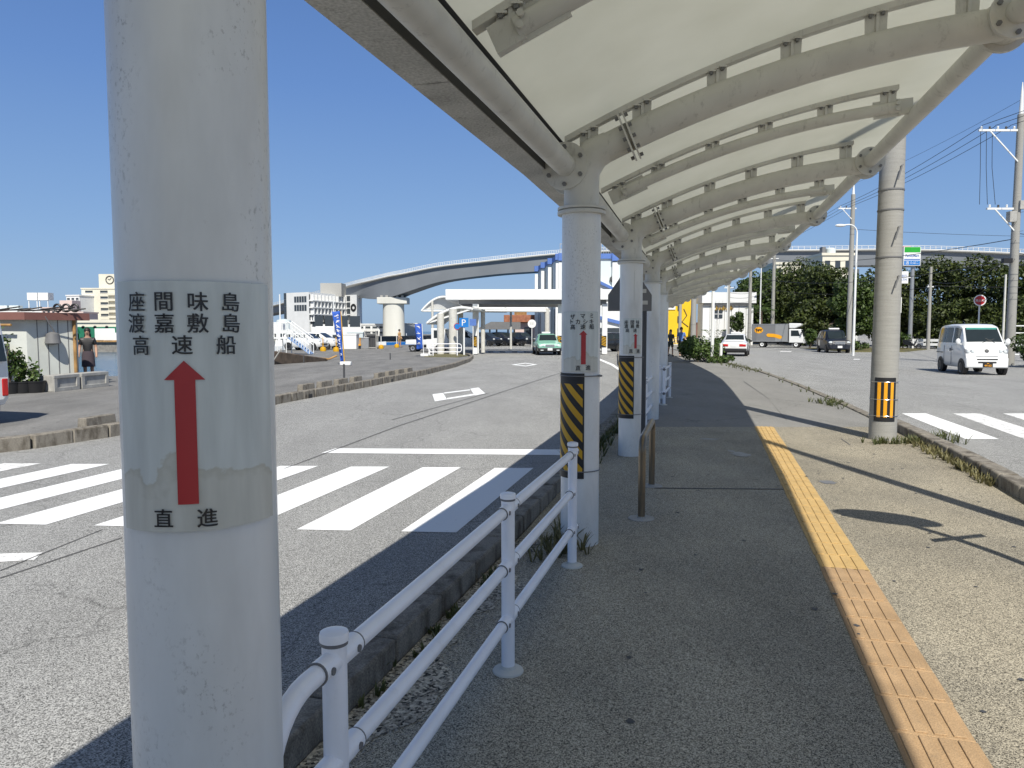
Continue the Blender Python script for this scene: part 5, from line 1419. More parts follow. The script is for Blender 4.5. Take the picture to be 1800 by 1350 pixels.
# saloon taxis
SS = [(0, .36, .78, .86, .74, .60), (.06, .28, .86, .93, .82, .68), (.75, .24, .90, .98, .845, .70), (1.05, .22, .92, 1.06, .8475, .68), (1.55, .21, .92, 1.41, .8475, .60), (2.2, .20, .92, 1.46, .8475, .62), (2.85, .20, .91, 1.42, .8475, .60), (3.42, .20, .89, .97, .8475, .70), (4.2, .22, .84, .91, .84, .70), (4.55, .26, .72, .78, .80, .66), (4.62, .34, .62, .66, .76, .60)]
def saloon(label, tail, rz, paint, two=None):
    r, b, _ = car("taxi", label, "taxi", tail, rz, SS, paint, (.95, 3.65), .30, glass=((1.25, 2.0), (2.08, 2.95)), screens=((2.85, 3.42, "windscreen"), (1.05, 1.55, "rear_window")), two=two)
    MB().box((2.0, 0, 1.54), (.2, .62, .13)).build("roof_lamp", [M_carw], r, bevel=.04)
    MB().box((4.6, 0, .66), (.07, .62, .18)).build("grille", [M_chrome], r)
    MB().box((4.62, 0, .40), (.12, 1.62, .22)).build("front_bumper", [M_black], r, bevel=.04)
    MB().box((.0, 0, .42), (.14, 1.62, .22)).build("rear_bumper", [M_black], r, bevel=.04)
    MB().box((4.69, .0, .42), (.02, .33, .165)).build("number_plate", [M_carw], r); MB().box((-.005, 0, .71), (.02, .33, .165)).build("number_plate", [M_carw], r)
    for sg in (1, -1):
        MB().box((4.58, sg * .56, .66), (.08, .34, .15)).build("headlight", [M_lamp], r, bevel=.02)
        MB().box((4.685, sg * .55, .36), (.02, .2, .06)).build("fog_lamp", [M_lamp], r)
        MB().box((.02, sg * .56, .73), (.09, .42, .16)).build("tail_light", [M_redlamp], r, bevel=.02)
        MB().ball((3.05, sg * .96, .98), (.06, .1, .07)).build("wing_mirror", [M_black], r)
    return r
hx, hy = .06, -.998
nose = Vector((1.75, 50.6, -.1)) + Vector((.998, .06, 0)) * .85
saloon("mint green taxi coming out from under the flat canopy", nose - Vector((hx, hy, 0)) * 4.62, heading(hx, hy), M_mint, (M_carb, .46))
saloon("white taxi with red tail lights and dark sills driving away past the shrub", (14.55, 48.6, -.1), heading(.34, .94), M_carw, (M_carb, .42))

# hatchbacks and minivans
HS = [(0, .40, .95, 1.20, .70, .55), (.08, .32, .98, 1.42, .78, .56), (.4, .26, .99, 1.50, .81, .58), (1.2, .24, .98, 1.53, .82, .60), (2.1, .24, .96, 1.49, .82, .58), (2.85, .24, .92, 1.02, .82, .66), (3.4, .26, .86, .93, .80, .64), (3.65, .34, .66, .70, .70, .55)]
def hatch(name, label, cat, loc, rz, paint, sc=1.0, group=None):
    S_ = [tuple(v * sc if k in (0, 3) else v for k, v in enumerate(s)) for s in HS]
    r, b, _ = car(name, label, cat, loc, rz, S_, paint, (.6 * sc, 2.95 * sc), .29, glass=((.3 * sc, 1.05 * sc), (1.12 * sc, 1.85 * sc), (1.9 * sc, 2.5 * sc)), screens=((2.1 * sc, 2.85 * sc, "windscreen"),), group=group)
    for sg in (1, -1):
        MB().ball((3.5 * sc, sg * .58, .78), (.1, .15, .09)).build("headlight", [M_lamp], r)
        MB().box((.02, sg * .62, .95), (.08, .1, .3)).build("tail_light", [M_redlamp], r, bevel=.02)
        MB().ball((2.5 * sc, sg * .93, .98), (.06, .09, .07)).build("wing_mirror", [paint], r)
    MB().box((.04, 0, 1.15), (.05, 1.0, .3), ry=-.25).build("rear_window", [M_glass], r)
    MB().box((3.66 * sc, 0, .5), (.04, .9, .12)).build("grille", [M_black], r)
    return r
hatch("parked_car", "black hatchback parked beyond the second column", "car", (9.15, 60.5, -.1), heading(-.985, -.17), M_carb)
hatch("parked_car", "front white minivan parked on the quay by the gangway", "car", (-18.5, 61.0, 0), heading(.97, -.24), M_carw, .92)
hatch("parked_car", "white minivan parked behind the front one on the quay", "car", (-18.2, 64.0, 0), heading(.97, -.24), M_carw, .95)
hatch("parked_car", "dark car at the left end of the car shed", "car", (-4.2, 83.0, -.1), heading(.75, -.66), M_carb)
hatch("parked_car", "dark blue car in the middle of the car shed", "car", (-2.2, 85.6, -.1), heading(.65, -.76), M_carnavy)
hatch("parked_car", "black car under the right half of the car shed", "car", (0.0, 84.6, -.1), heading(.6, -.8), M_carb)
hatch("parked_car", "white car behind the island railing under the shelter", "car", (-6.2, 62.5, 0), heading(.99, .05), M_carw, 1.1)
lv = Vector((-8.05, 11.9, 0))
lvan, _, _ = car("van", "white van cut off by the left edge of the photo", "van", (-8.66, 11.8, 0), heading(-.97, .25), VS, M_carw, (.62, 2.98), .275, glass=((.22, .98), (1.05, 1.78), (1.92, 2.58)), screens=((2.62, 3.10, "windscreen"),))
for sg in (1, -1): MB().box((.03, sg * .6, .62), (.08, .12, .3)).build("tail_light", [M_redlamp], lvan, bevel=.02)
MB().box((-.0, 0, 1.35), (.06, 1.15, .6), ry=.2).build("rear_window", [M_glass], lvan)

# white kei truck with a flat bed
kt = thing("kei_truck", "white mini truck with an open bed behind the blue banner", "truck", (-7.9, 56.5, 0), heading(.985, -.17))
MB().box((.95, 0, .62), (1.9, 1.42, .10)).box((.95, .69, .78), (1.9, .04, .26)).box((.95, -.69, .78), (1.9, .04, .26)).box((.02, 0, .78), (.04, 1.42, .26)).build("bed", [M_carw], kt)
MB().xprism([(1.98, -.7, .35), (3.30, -.7, .35), (3.30, -.7, .95), (3.0, -.7, 1.75), (1.98, -.7, 1.78)], (0, 1.4, 0)).build("cab", [M_carw], kt, bevel=.05)
for sg in (1, -1):
    MB().xprism([(2.2, sg * .705, 1.05), (2.95, sg * .705, 1.05), (2.8, sg * .705, 1.62), (2.2, sg * .705, 1.62)], (0, sg * .01, 0)).build("side_window", [M_glass], kt)
    MB().box((3.31, sg * .5, .75), (.03, .22, .14)).build("headlight", [M_lamp], kt)
MB().xprism([(3.29, -.6, 1.0), (3.29, .6, 1.0), (3.04, .6, 1.66), (3.04, -.6, 1.66)], (.02, 0, .008)).build("windscreen", [M_glass], kt)
MB().box((1.97, 0, 1.35), (.02, .9, .45)).build("rear_window", [M_glass], kt)
MB().box((1.6, 0, .42), (3.0, .6, .14)).build("chassis", [M_black], kt)
for x in (.55, 2.55):
    for sg in (1, -1):
        wh = thing_part("wheel", kt, (x, sg * .62, .27))
        MB().lathe([(.16, -.08), (.27, -.08), (.27, .08), (.16, .09)], (0, 0, 0), 20, axis=(0, sg, 0), caps=False).build("tyre", [M_rubber], wh)
        MB().lathe([(.02, .05), (.16, .085), (.16, -.05)], (0, 0, 0), 16, axis=(0, sg, 0)).build("rim", [M_carg], wh)

# grey box delivery truck
hx, hy = .88, -.475
th = heading(hx, hy)
dt = thing("delivery_truck", "grey box delivery truck with a white cab and yellow oval emblem", "truck", (24.75, 76.1, -.1), th); dt.scale = (.9, .9, .9)
MB().box((1.95, 0, 1.66), (3.9, 1.85, 1.95)).build("cargo_box", [M_truckg], dt, bevel=.03)
MB().box((3.2, -.935, 1.66), (1.3, .02, 1.85)).build("side_door", [M_truckg2], dt)
for z in (.72, 2.6): MB().box((1.95, -.94, z), (3.9, .03, .08)).build("box_rail", [M_carg], dt)
lg = MB().lathe([(.01, 0), (.36, 0), (.36, .012), (.01, .012)], (0, 0, 0), 30, axis=(0, -1, 0))
lg.v = [(x * 1.3, y, z) for x, y, z in lg.v]
lg.v = [(x + .78, y - .928, z + 1.95) for x, y, z in lg.v]; lg.build("emblem", [M_orange], dt)
cat = [(-.36, .02), (-.40, .16), (-.33, .12), (-.25, .17), (-.24, .06), (.05, .10), (.20, .08), (.40, .17), (.42, .13), (.26, .02), (.28, -.14), (.21, -.15), (.17, -.03), (.0, -.05), (-.05, -.17), (-.12, -.17), (-.12, -.03), (-.2, -.05), (-.28, -.18), (-.33, -.16), (-.28, -.04)]
MB().xprism([(.8 + x, -.942, 1.95 + z * 1.15) for x, z in cat], (0, -.004, 0)).build("cat_mark", [M_black], dt)
swo = [(1.62, 1.45), (1.75, 1.58), (2.4, 1.55), (3.0, 1.42), (3.3, 1.25), (3.22, 1.02), (3.0, .98), (2.5, 1.15), (1.8, 1.2), (1.64, 1.3)]
MB().xprism([(x, -.95, z) for x, z in swo], (0, -.006, 0)).build("swoosh_mark", [M_orange], dt)
MB().xprism([(3.98, -.9, .55), (5.45, -.9, .55), (5.50, -.9, 1.15), (5.2, -.9, 2.05), (3.98, -.9, 2.08)], (0, 1.8, 0)).build("cab", [M_carw], dt, bevel=.07)
MB().xprism([(3.95, -.85, 2.15), (4.6, -.85, 2.15), (5.25, -.85, 2.45), (5.2, -.85, 2.68), (3.95, -.85, 2.72)], (0, 1.7, 0)).build("roof_deflector", [M_carw], dt, bevel=.08)
for sg in (1, -1):
    MB().xprism([(4.2, sg * .905, 1.3), (5.15, sg * .905, 1.3), (4.95, sg * .905, 1.92), (4.2, sg * .905, 1.92)], (0, sg * .01, 0)).build("side_window", [M_glass], dt)
    MB().box((5.48, sg * .65, .9), (.05, .3, .18)).build("headlight", [M_lamp], dt)
    MB().box((5.3, sg * 1.08, 1.6), (.08, .14, .35)).build("wing_mirror", [M_black], dt)
    MB().box((2.2, sg * .8, .45), (1.0, .05, .25)).build("side_guard", [M_dark], dt)
MB().xprism([(5.47, -.8, 1.25), (5.47, .8, 1.25), (5.23, .8, 1.98), (5.23, -.8, 1.98)], (.03, 0, .01)).build("windscreen", [M_glass], dt)
MB().box((5.5, 0, .6), (.08, 1.7, .2)).build("bumper", [M_carw], dt, bevel=.03)
MB().box((2.6, 0, .55), (5.0, .8, .2)).box((3.2, -.6, .5), (.5, .4, .4)).build("chassis", [M_black], dt)
for x in (1.15, 4.75):
    for sg in (1, -1):
        wh = thing_part("wheel", dt, (x, sg * .75, .36))
        MB().lathe([(.2, -.1), (.36, -.1), (.36, .1), (.2, .11)], (0, 0, 0), 22, axis=(0, sg, 0), caps=False).build("tyre", [M_rubber], wh)
        MB().lathe([(.02, .05), (.2, .105), (.2, -.05)], (0, 0, 0), 16, axis=(0, sg, 0)).build("rim", [M_carw], wh)
# green truck on the far quay
gt = thing("truck", "dark green truck parked on the far quay by the shed", "truck", (-75.3, 127.2, -.3))
MB().box((1.6, 0, 1.0), (3.2, 1.8, .9)).build("bed", [M_green], gt); MB().xprism([(.0, -.9, .5), (1.5, -.9, .5), (1.5, -.9, 1.4), (1.0, -.9, 2.5), (.0, -.9, 2.5)], (0, 1.8, 0)).build("cab", [M_green], gt)
MB().xprism([(.3, -.92, 1.5), (1.3, -.92, 1.5), (.95, -.92, 2.3), (.3, -.92, 2.3)], (0, -.01, 0)).build("side_window", [M_lamp], gt)
for x in (.6, 2.6): MB().cyl((x, -.95, .4), (x, -.6, .4), .4, n=16).build("wheel", [M_rubber], gt)

# scooter by the sign pole
sc = thing("scooter", "dark motor scooter parked by the convenience store pole", "scooter", (36.4, 67.5, -.1), heading(.8, -.6))
MB().xprism([(-.7, -.15, .45), (-.2, -.15, .35), (.25, -.15, .3), (.5, -.15, .9), (.42, -.15, .95), (.2, -.15, .45), (0, -.15, .75), (-.7, -.15, .8)], (0, .3, 0)).build("body", [M_carb], sc, bevel=.04)
MB().tube([(.45, -.3, 1.02), (.42, 0, 1.0), (.45, .3, 1.02)], .02, 6).build("handlebar", [M_dark], sc); MB().box((-.35, 0, .83), (.7, .26, .1)).build("seat", [M_black], sc, bevel=.03)
for x in (-.5, .6): MB().tube([(x + .2 * cos(2 * pi * k / 18), 0, .25 + .2 * sin(2 * pi * k / 18)) for k in range(18)], .06, 8, closed=True).build("wheel", [M_rubber], sc)
MB().box((.5, 0, .8), (.05, .2, .15)).build("headlight", [M_lamp], sc)

# ================================================================== ROADSIDE SIGNS ON THE RIGHT
fm = thing("store_sign", "tall convenience store pole sign in green, white and blue", "shop sign", (37.6, 70, -.1))
MB().tube([(0, 0, 0), (0, 0, 7.9)], [.2, .17], 20).build("pole", [M_carg], fm)
sa, sbx = P(1590, 433.5, 69.5), P(1619, 467, 69.5)
W_, H_ = sbx.x - sa.x, sa.z - sbx.z; cxs, czs = (sa.x + sbx.x) / 2 - 37.6, (sa.z + sbx.z) / 2 + .1
bd = MB().box((cxs, -.25, czs), (W_, .3, H_)).build("sign_box", [M_bwhite], fm, bevel=.02)
sgn_green = mat("sign green", (.02, .33, .03), .4)
yq = -.405
MB().box((cxs, yq, czs + H_ * .345), (W_ * .92, .012, H_ * .28)).build("green_band", [sgn_green], bd)
MB().box((cxs, yq, czs - H_ * .165), (W_ * .92, .012, H_ * .06)).build("blue_band", [M_trim], bd)
MB().box((cxs, yq, czs - H_ * .345), (W_ * .92, .012, H_ * .24)).build("lower_panel", [M_signblue], bd)
t = MB(); text_on(t, "FamilyMart", .335, (cxs, yq - .012, czs + H_ * .03), (1, 0, 0), (0, 0, 1), .006, wscale=.86); t.build("lettering", [M_trim], bd, smooth=False)
t = MB(); text_on(t, "酒", .34, (cxs - W_ * .28, yq - .012, czs - H_ * .345), (1, 0, 0), (0, 0, 1)); text_on(t, "たばこ", .28, (cxs + W_ * .14, yq - .012, czs - H_ * .345), (1, 0, 0), (0, 0, 1)); t.build("small_lettering", [M_bwhite], bd, smooth=False)
sa, sbx = P(1583.5, 476.5, 69.5), P(1599.5, 498, 69.5)
c2 = ((sa.x + sbx.x) / 2 - 37.6, -.1, (sa.z + sbx.z) / 2 + .1)
ab = MB().box(c2, (sbx.x - sa.x, .2, sa.z - sbx.z)).bar((c2[0], 0, c2[2]), (0, 0, c2[2]), .08, .08).build("atm_board", [M_bwhite], fm, bevel=.015)
t = MB(); text_on(t, "銀行", .3, (c2[0], c2[1] - .112, c2[2] + .1), (1, 0, 0), (0, 0, 1)); text_on(t, "ATM", .3, (c2[0], c2[1] - .112, c2[2] - .22), (1, 0, 0), (0, 0, 1)); t.build("lettering", [M_trim], ab, smooth=False)
MB().box((-.9, .3, czs + .6), (1.5, .25, .8)).build("red_board", [M_bwhite], fm)
MB().box((-.9, .16, czs + .82), (1.5, .02, .3)).build("red_band", [M_red], fm)
single(MB().box((0, 0, .5), (1.0, .6, 1.0)).box((.2, 0, 1.1), (.5, .4, .3)), "vending_box", [mat("orange box", (.6, .13, .05), .6)], "orange-red box standing among plants left of the scooter", "box", (34.9, 68, -.1))

# guard fences by the road
def guard_fence(label, a, b, h=.85, n=8, boards=True, z0=-.1):
    root = thing("guard_fence", label, "fence", (a[0], a[1], z0))
    a3, b3 = Vector((0, 0, 0)), Vector((b[0] - a[0], b[1] - a[1], 0))
    for k in range(n + 1):
        p = a3.lerp(b3, k / n); MB().box((p.x, p.y, h / 2), (.12, .12, h)).build("post", [M_white], root)
    for z in ((h * .45, h * .85) if boards else (h * .2, h * .4, h * .6, h * .8, h)):
        MB().bar(a3 + Vector((0, 0, z)), b3 + Vector((0, 0, z)), .05, .24 if boards else .06).build("rail", [M_white], root)
    return root
guard_fence("white board fence behind the delivery truck's cab", (30.5, 80.5), (36.5, 78.5), 1.15, 4)
guard_fence("white board fence behind the scooter and the van", (37.6, 69.5), (46, 62), .95, 9)
guard_fence("tall white rail fence above the right-hand hedge", (27.2, 40.5), (40, 38.5), 1.95, 8, False)
guard_fence("pale low fence among the trunks left of the black taxi", (17.0, 84), (25, 82), .9, 8, False)

# ================================================================== LEFT QUAY: hut, plants, planters, flags, gangway, boats
hut = thing("harbour_hut", "small cream panelled hut with a maroon roof edge on the quay", "hut", (-12.97, 19.8, 0)); ho = Vector((-12.97, 19.8, 0))
dR = Vector((.5, .866)); cR = Vector((-12.97, 19.8)); eR = cR + dR * 1.36; lF = cR + Vector((-5.5, .35))
hz_ = 1.86
MB().prism([tuple(cR), tuple(eR), tuple(eR + Vector((-5.5, .35))), tuple(lF)], 0, hz_).build("wall", [M_hut], hut, ho)
o_ = .22
MB().prism([(cR.x + .15, cR.y - .28), (eR.x + .24, eR.y + .2), (eR.x - 5.5, eR.y + .6), (lF.x - .2, lF.y - .2)], hz_, hz_ + .20).build("roof", [M_maroon], hut, ho)
MB().box((-13.6, 19.62, .86), (.56, .06, .74), rz=-.06).build("window", [M_win], hut, ho)
for k in range(1, 5):
    p = cR + dR * (1.36 * k / 5); MB().box((p.x + .003, p.y, hz_ / 2), (.012, .02, hz_), rz=-.5).build("panel_joint", [M_gdark], hut, ho)
p = cR + dR * 1.22
MB().cyl((p.x + .05, p.y, 0), (p.x + .05, p.y, hz_), .045, n=10).build("drain_pipe", [M_rust], hut, ho)
p = cR + dR * .55; MB().lathe([(.02, 0), (.2, .05), (.16, .3), (.05, .36)], (p.x + .14, p.y - .02, 1.18), 14).build("wall_bracket", [M_gdark], hut, ho)
MB().tube([(p.x + .2, p.y, 1.5), (p.x + .1, p.y - .25, 1.95)], .02, 6).build("rope", [M_gdark], hut, ho)
MB().cyl((-13.2, 19.55, 1.72), (-15, 19.7, 1.72), .035, n=8).build("bamboo_rail", [M_rust], hut, ho)
junk = MB()
for k in range(3): junk.tube([(-12.3 - .0 + k * .24 - .3 + .1 * cos(2 * pi * j / 14), 20.6, 2.2 + .1 * sin(2 * pi * j / 14)) for j in range(14)], .03, 6, closed=True)
for k in range(9): junk.tube([(-14.6 + .3 * k, 20 + random.uniform(-.2, .2), 2.1), (-14.1 + .3 * k, 20.4, 2.14 + random.uniform(0, .1))], .02, 5)
single(junk, "cable_coil", [M_black], "black hoses and cable coils lying on the hut roof", "cable coil")
def planter(label, a, b, h=.42):
    a, b = Vector(a), Vector(b); d = (b - a); L = d.length; root = thing("concrete_block", label, "concrete block", (a.x, a.y, 0), atan2(d.y, d.x))
    m = MB().box((L / 2, .25, h / 2), (L - .03, .4, h)); m.build("core", [M_conc], root, bevel=.015)
    f = MB().box((L / 2, .035, h - .04), (L - .03, .04, .08)).box((L / 2, .035, .05), (L - .03, .04, .1)).box((.07, .035, h / 2), (.11, .04, h - .17)).box((L - .07, .035, h / 2), (.11, .04, h - .17)); f.build("frame", [M_conc], root, bevel=.006)
    return root
planter("weathered concrete block with a recessed panel, next to the plant pots", (-11.72, 18.9), (-11.60, 19.85))
planter("weathered concrete block with a recessed panel, farther from the pots", (-11.59, 19.9), (-11.42, 20.95))

def leaf_blob(centres, n, size, seed, squash=1.0):
    """leaf-sized quads scattered through clumps (cx, cy, cz, r)"""
    rng = np.random.default_rng(seed); vs = []; fs = []
    wts = np.array([c[3] ** 2 for c in centres]); wts = wts / wts.sum()
    idx = rng.choice(len(centres), n, p=wts)
    for i in idx:
        cx, cy, cz, r = centres[i]
        v = rng.normal(size=3); v /= np.linalg.norm(v); rad = r * rng.uniform(.55, 1.0) ** .6
        p = np.array([cx, cy, cz]) + v * rad * np.array([1, 1, squash])
        nrm = v * .6 + rng.normal(size=3) * .6 + np.array([0, 0, .45]); nrm /= np.linalg.norm(nrm)
        t = np.cross(nrm, rng.normal(size=3)); t /= np.linalg.norm(t); b = np.cross(nrm, t)
        s = size * rng.uniform(.6, 1.35); o = len(vs)
        vs += [tuple(p - t * s * .5), tuple(p + b * s * .32), tuple(p + t * s * .55 - nrm * s * .12), tuple(p - b * s * .32)]
        fs.append((o, o + 1, o + 2, o + 3))
    m = MB(); m.v = vs; m.f = [list(f) for f in fs]; m.m = [0] * len(fs)
    return m
def clumps(rng, n, rx, ry, rz, r0, r1, c=(0, 0, 0), lower=-.35):
    out = []
    for _ in range(n):
        v = rng.normal(size=3); v /= np.linalg.norm(v)
        if v[2] < lower: v[2] = -v[2] * .5
        q = rng.uniform(.45, 1.0) ** .5
        out.append((c[0] + v[0] * rx * q, c[1] + v[1] * ry * q, c[2] + v[2] * rz * q, rng.uniform(r0, r1)))
    return out
def tree(name, label, x, y, h, rx, ry, rz, trunk_r, leaves, lsize, seed, m, group=None, z0=-.1, lean=0, low=None):
    root = thing(name, label, "tree", (x, y, z0), 0, group)
    rng = np.random.default_rng(seed); cz = h - rz
    cl = clumps(rng, int(22 + rx * 8), rx * .82, ry * .82, rz * .8, min(rx, rz) * .22, min(rx, rz) * .42, (lean, 0, cz), -.5 if low is None else low)
    tr = MB().tube([(0, 0, 0), (.1 * lean, 0, cz * .25), (.4 * lean, .05, cz * .55), (lean * .8, 0, cz)], [trunk_r * 1.3, trunk_r, trunk_r * .8, trunk_r * .4], 12)
    for k in range(7):
        c_ = cl[int(rng.integers(len(cl)))]
        s0 = Vector((.3 * lean, 0, cz * rng.uniform(.3, .65)))
        tr.tube([s0, s0.lerp(Vector(c_[:3]), .5) + Vector((0, 0, .15)), Vector(c_[:3])], [trunk_r * .5, trunk_r * .3, trunk_r * .1], 7)
    tr.build("trunk", [M_bark], root)
    leaf_blob(cl, leaves, lsize, seed + 1, .8).build("crown", [m], root, smooth=False)
    return root
def ptree(label, px, Y, pytop, pw, leaves, seed, m=M_leafD, rzf=.47, lsize=.34, depth=.7, tr=.28, zb=-.1, group=None, name="broadleaf_tree", low=-1.0):
    t = P(px, pytop, Y); w = pw / FPX * Y
    h = t.z - zb
    return tree(name, label, t.x, Y, h, w / 2, w / 2 * depth, h * rzf, tr, leaves, lsize, seed, m, group, zb, low=low)
ptree("dense dark tree at the left end of the row behind the truck", 1345, 92, 466, 110, 6500, 11, M_leafM)
ptree("tall dense tree directly above the delivery truck's cab", 1415, 90, 452, 125, 8000, 12)
ptree("broad dark tree between the truck and the black taxi", 1462, 84, 453, 120, 8000, 13)
ptree("bright green tree leaning over the black taxi", 1500, 62, 484, 95, 8000, 14, M_leafM, .42, .27)
ptree("dark tree half hidden behind the concrete pole", 1552, 80, 460, 150, 8500, 15)
ptree("huge spreading banyan behind the convenience store sign", 1655, 78, 448, 150, 9500, 16)
ptree("huge dark banyan above the white van", 1735, 74, 443, 150, 9500, 17)
ptree("dark banyan at the right edge of the photo behind the tall pole", 1815, 70, 446, 130, 7500, 18)
ptree("low wide shrubby tree under the banyans behind the van", 1700, 70, 520, 210, 7500, 24, M_leafD, .5, .34, .4, .2)
ptree("dense tree at the far left of the row, above the palm", 1322, 98, 470, 60, 4500, 29, M_leafM)
ptree("tall dark tree behind the left end of the row", 1380, 104, 455, 130, 7000, 30)
ptree("low dense tree behind the cab of the delivery truck", 1395, 96, 505, 130, 6500, 26, M_leafD, .5, .34, .4, .2)
ptree("low dark tree behind the concrete pole and the scooter", 1570, 84, 515, 150, 6500, 27, M_leafD, .5, .34, .4, .2)
ptree("low dark tree at the right edge above the hedge", 1800, 66, 520, 120, 5000, 28, M_leafD, .5, .32, .4, .2)
ptree("low dark tree filling the gap behind the black taxi", 1450, 80, 520, 150, 7000, 25, M_leafD, .5, .34, .4, .2)
ptree("small round tree in front of the white building", 1296, 86, 541, 30, 1600, 19, M_leafM, .36, .26, .9, .12)
ptree("leafy tree left of the pole behind the truck", 1315, 95, 480, 50, 2600, 20, M_leafM)
# small palm
pt = P(1338, 545, 83)
pr = thing("palm_tree", "small fan palm behind the delivery truck", "palm tree", (pt.x, 83, -.1))
MB().tube([(0, 0, 0), (.05, 0, pt.z * .5), (0, 0, pt.z)], [.16, .13, .12], 10).build("trunk", [M_bark], pr)
fr = MB()
for k in range(16):
    a = 2 * pi * k / 16 + .2; e = random.uniform(.0, .9); L = random.uniform(1.2, 1.8)
    dv = Vector((cos(a) * cos(e), sin(a) * cos(e), sin(e))); sd = Vector((-sin(a), cos(a), 0))
    for j in range(9):
        s0 = Vector((0, 0, pt.z)) + dv * L * (.25 + j / 11); s0.z -= .25 * (j / 8) ** 2 * L
        for sg in (1, -1):
            e1 = s0 + sd * (sg * .42) + dv * .25 - Vector((0, 0, .18)); fr.quad(s0, s0 + dv * .09, e1)
fr.build("fronds", [M_leafL], pr, smooth=False)
pp = P(1256, 572, 82)
pr2 = thing("palm_tree", "low young palm at the foot of the white building", "palm tree", (pp.x, 82, -.1)); fr2 = MB()
for k in range(12):
    a = 2 * pi * k / 12; L = 1.5
    for j in range(8):
        s0 = Vector((0, 0, .5)) + Vector((cos(a) * L * j / 8, sin(a) * L * j / 8, 1.3 * sin(pi * .62 * j / 8)))
        fr2.quad(s0, s0 + Vector((-sin(a) * .25, cos(a) * .25, -.1)), s0 + Vector((cos(a) * .2, sin(a) * .2, .05))); fr2.quad(s0, s0 + Vector((cos(a) * .2, sin(a) * .2, .05)), s0 + Vector((sin(a) * .25, -cos(a) * .25, -.1)))
fr2.build("fronds", [M_leafL], pr2, smooth=False); MB().cyl((0, 0, 0), (0, 0, .7), .09, n=8).build("trunk", [M_bark], pr2)
def bush(name, label, x, y, rx, ry, h, leaves, ls, seed, m, z0=0):
    rng = np.random.default_rng(seed)
    cl = clumps(rng, 26, rx * .75, ry * .75, h * .36, min(rx, ry, h) * .22, min(rx, ry, h) * .4, (0, 0, h * .55), -1)
    root = thing(name, label, "shrub", (x, y, z0))
    leaf_blob(cl, leaves, ls, seed + 3).build("foliage", [m], root, smooth=False)
    st = MB()
    for k in range(6): st.tube([(rng.uniform(-.2, .2) * rx, rng.uniform(-.2, .2) * ry, 0), tuple(cl[k][:3])], [.03, .012], 6)
    st.build("stems", [M_bark], root); return root
bush("roadside_shrub", "clipped green shrub where the walkway meets the right-hand road", 9.75, 38.0, 1.35, 1.5, 1.15, 4200, .13, 31, M_leafL)
bush("roadside_shrub", "low spreading shrub round the foot of the white post", 10.2, 36.2, .9, .7, .38, 1200, .10, 32, M_leafL)
bush("roadside_shrub", "yellowish shrub behind the couple on the walkway", 9.4, 47.5, .8, .7, 1.0, 1200, .13, 33, M_leafL)
bush("hedge", "dark hedge at the right edge beside the white van", 24.6, 33.6, 1.7, 2.2, 1.6, 4200, .15, 34, M_leafM)
bush("hedge", "green hedge behind the white and red taxi", 19.5, 66, 2.4, 1.2, 1.0, 2200, .2, 35, M_leafM)
bush("roadside_shrub", "flowering shrub below the convenience store pole", 36.0, 69.0, 1.2, .9, 1.5, 1600, .18, 36, M_leafL)
bush("roadside_shrub", "low shrub on the grass right of the black taxi", 28.6, 62, 1.6, .8, .8, 1400, .16, 37, M_leafL)
bush("roadside_shrub", "pale shrub between the truck and the black taxi", 28.2, 70, .6, .6, 2.0, 1200, .18, 38, M_leafL)
struct(MB().prism([(26.5, 58.5), (31, 58.5), (37, 66), (37.5, 72), (28, 72)], -.12, -.03), "grass_verge", [M_grass], smooth=False)
def potted(label, px, py, w, h, leaves, seed, sparse=False):
    g = G(px, py, 0); root = thing("potted_plant", label, "potted plant", (g.x, g.y, 0))
    MB().lathe([(w * .42, 0), (w * .5, .26), (w * .53, .27), (w * .53, .3), (w * .46, .3), (w * .44, .25)], (0, 0, 0), 20).build("pot", [M_black], root)
    rng = np.random.default_rng(seed); st = MB(); cl = []
    for k in range(5):
        a = rng.uniform(0, 6.3); r_ = rng.uniform(.05, .28); hh = h * rng.uniform(.55, 1)
        st.tube([(0, 0, .2), (cos(a) * r_ * .5, sin(a) * r_ * .5, hh * .6), (cos(a) * r_, sin(a) * r_, hh)], [.02, .014, .006], 6)
        for q in (.45, .7, 1): cl.append((cos(a) * r_ * q, sin(a) * r_ * q, .2 + (hh - .2) * q, .15))
    st.build("stems", [M_bark], root); leaf_blob(cl, leaves, .12, seed).build("leaves", [M_leafL], root, smooth=False)
potted("tall spindly tree in a black pot at the left edge", 18, 692, .45, 1.75, 130, 41)
potted("bushy plant in a black pot in front of the hut window", 40, 691, .42, .95, 330, 42)
potted("sparse shrub in a wide black tub by the concrete blocks", 61, 690, .5, .85, 120, 43)
g = G(29, 689, 0); single(MB().lathe([(.05, 0), (.055, .18), (.03, .24), (.02, .26)], (0, 0, 0), 12), "bottle", [M_orange], "orange plastic bottle between the plant pots", "bottle", (g.x, g.y, 0))

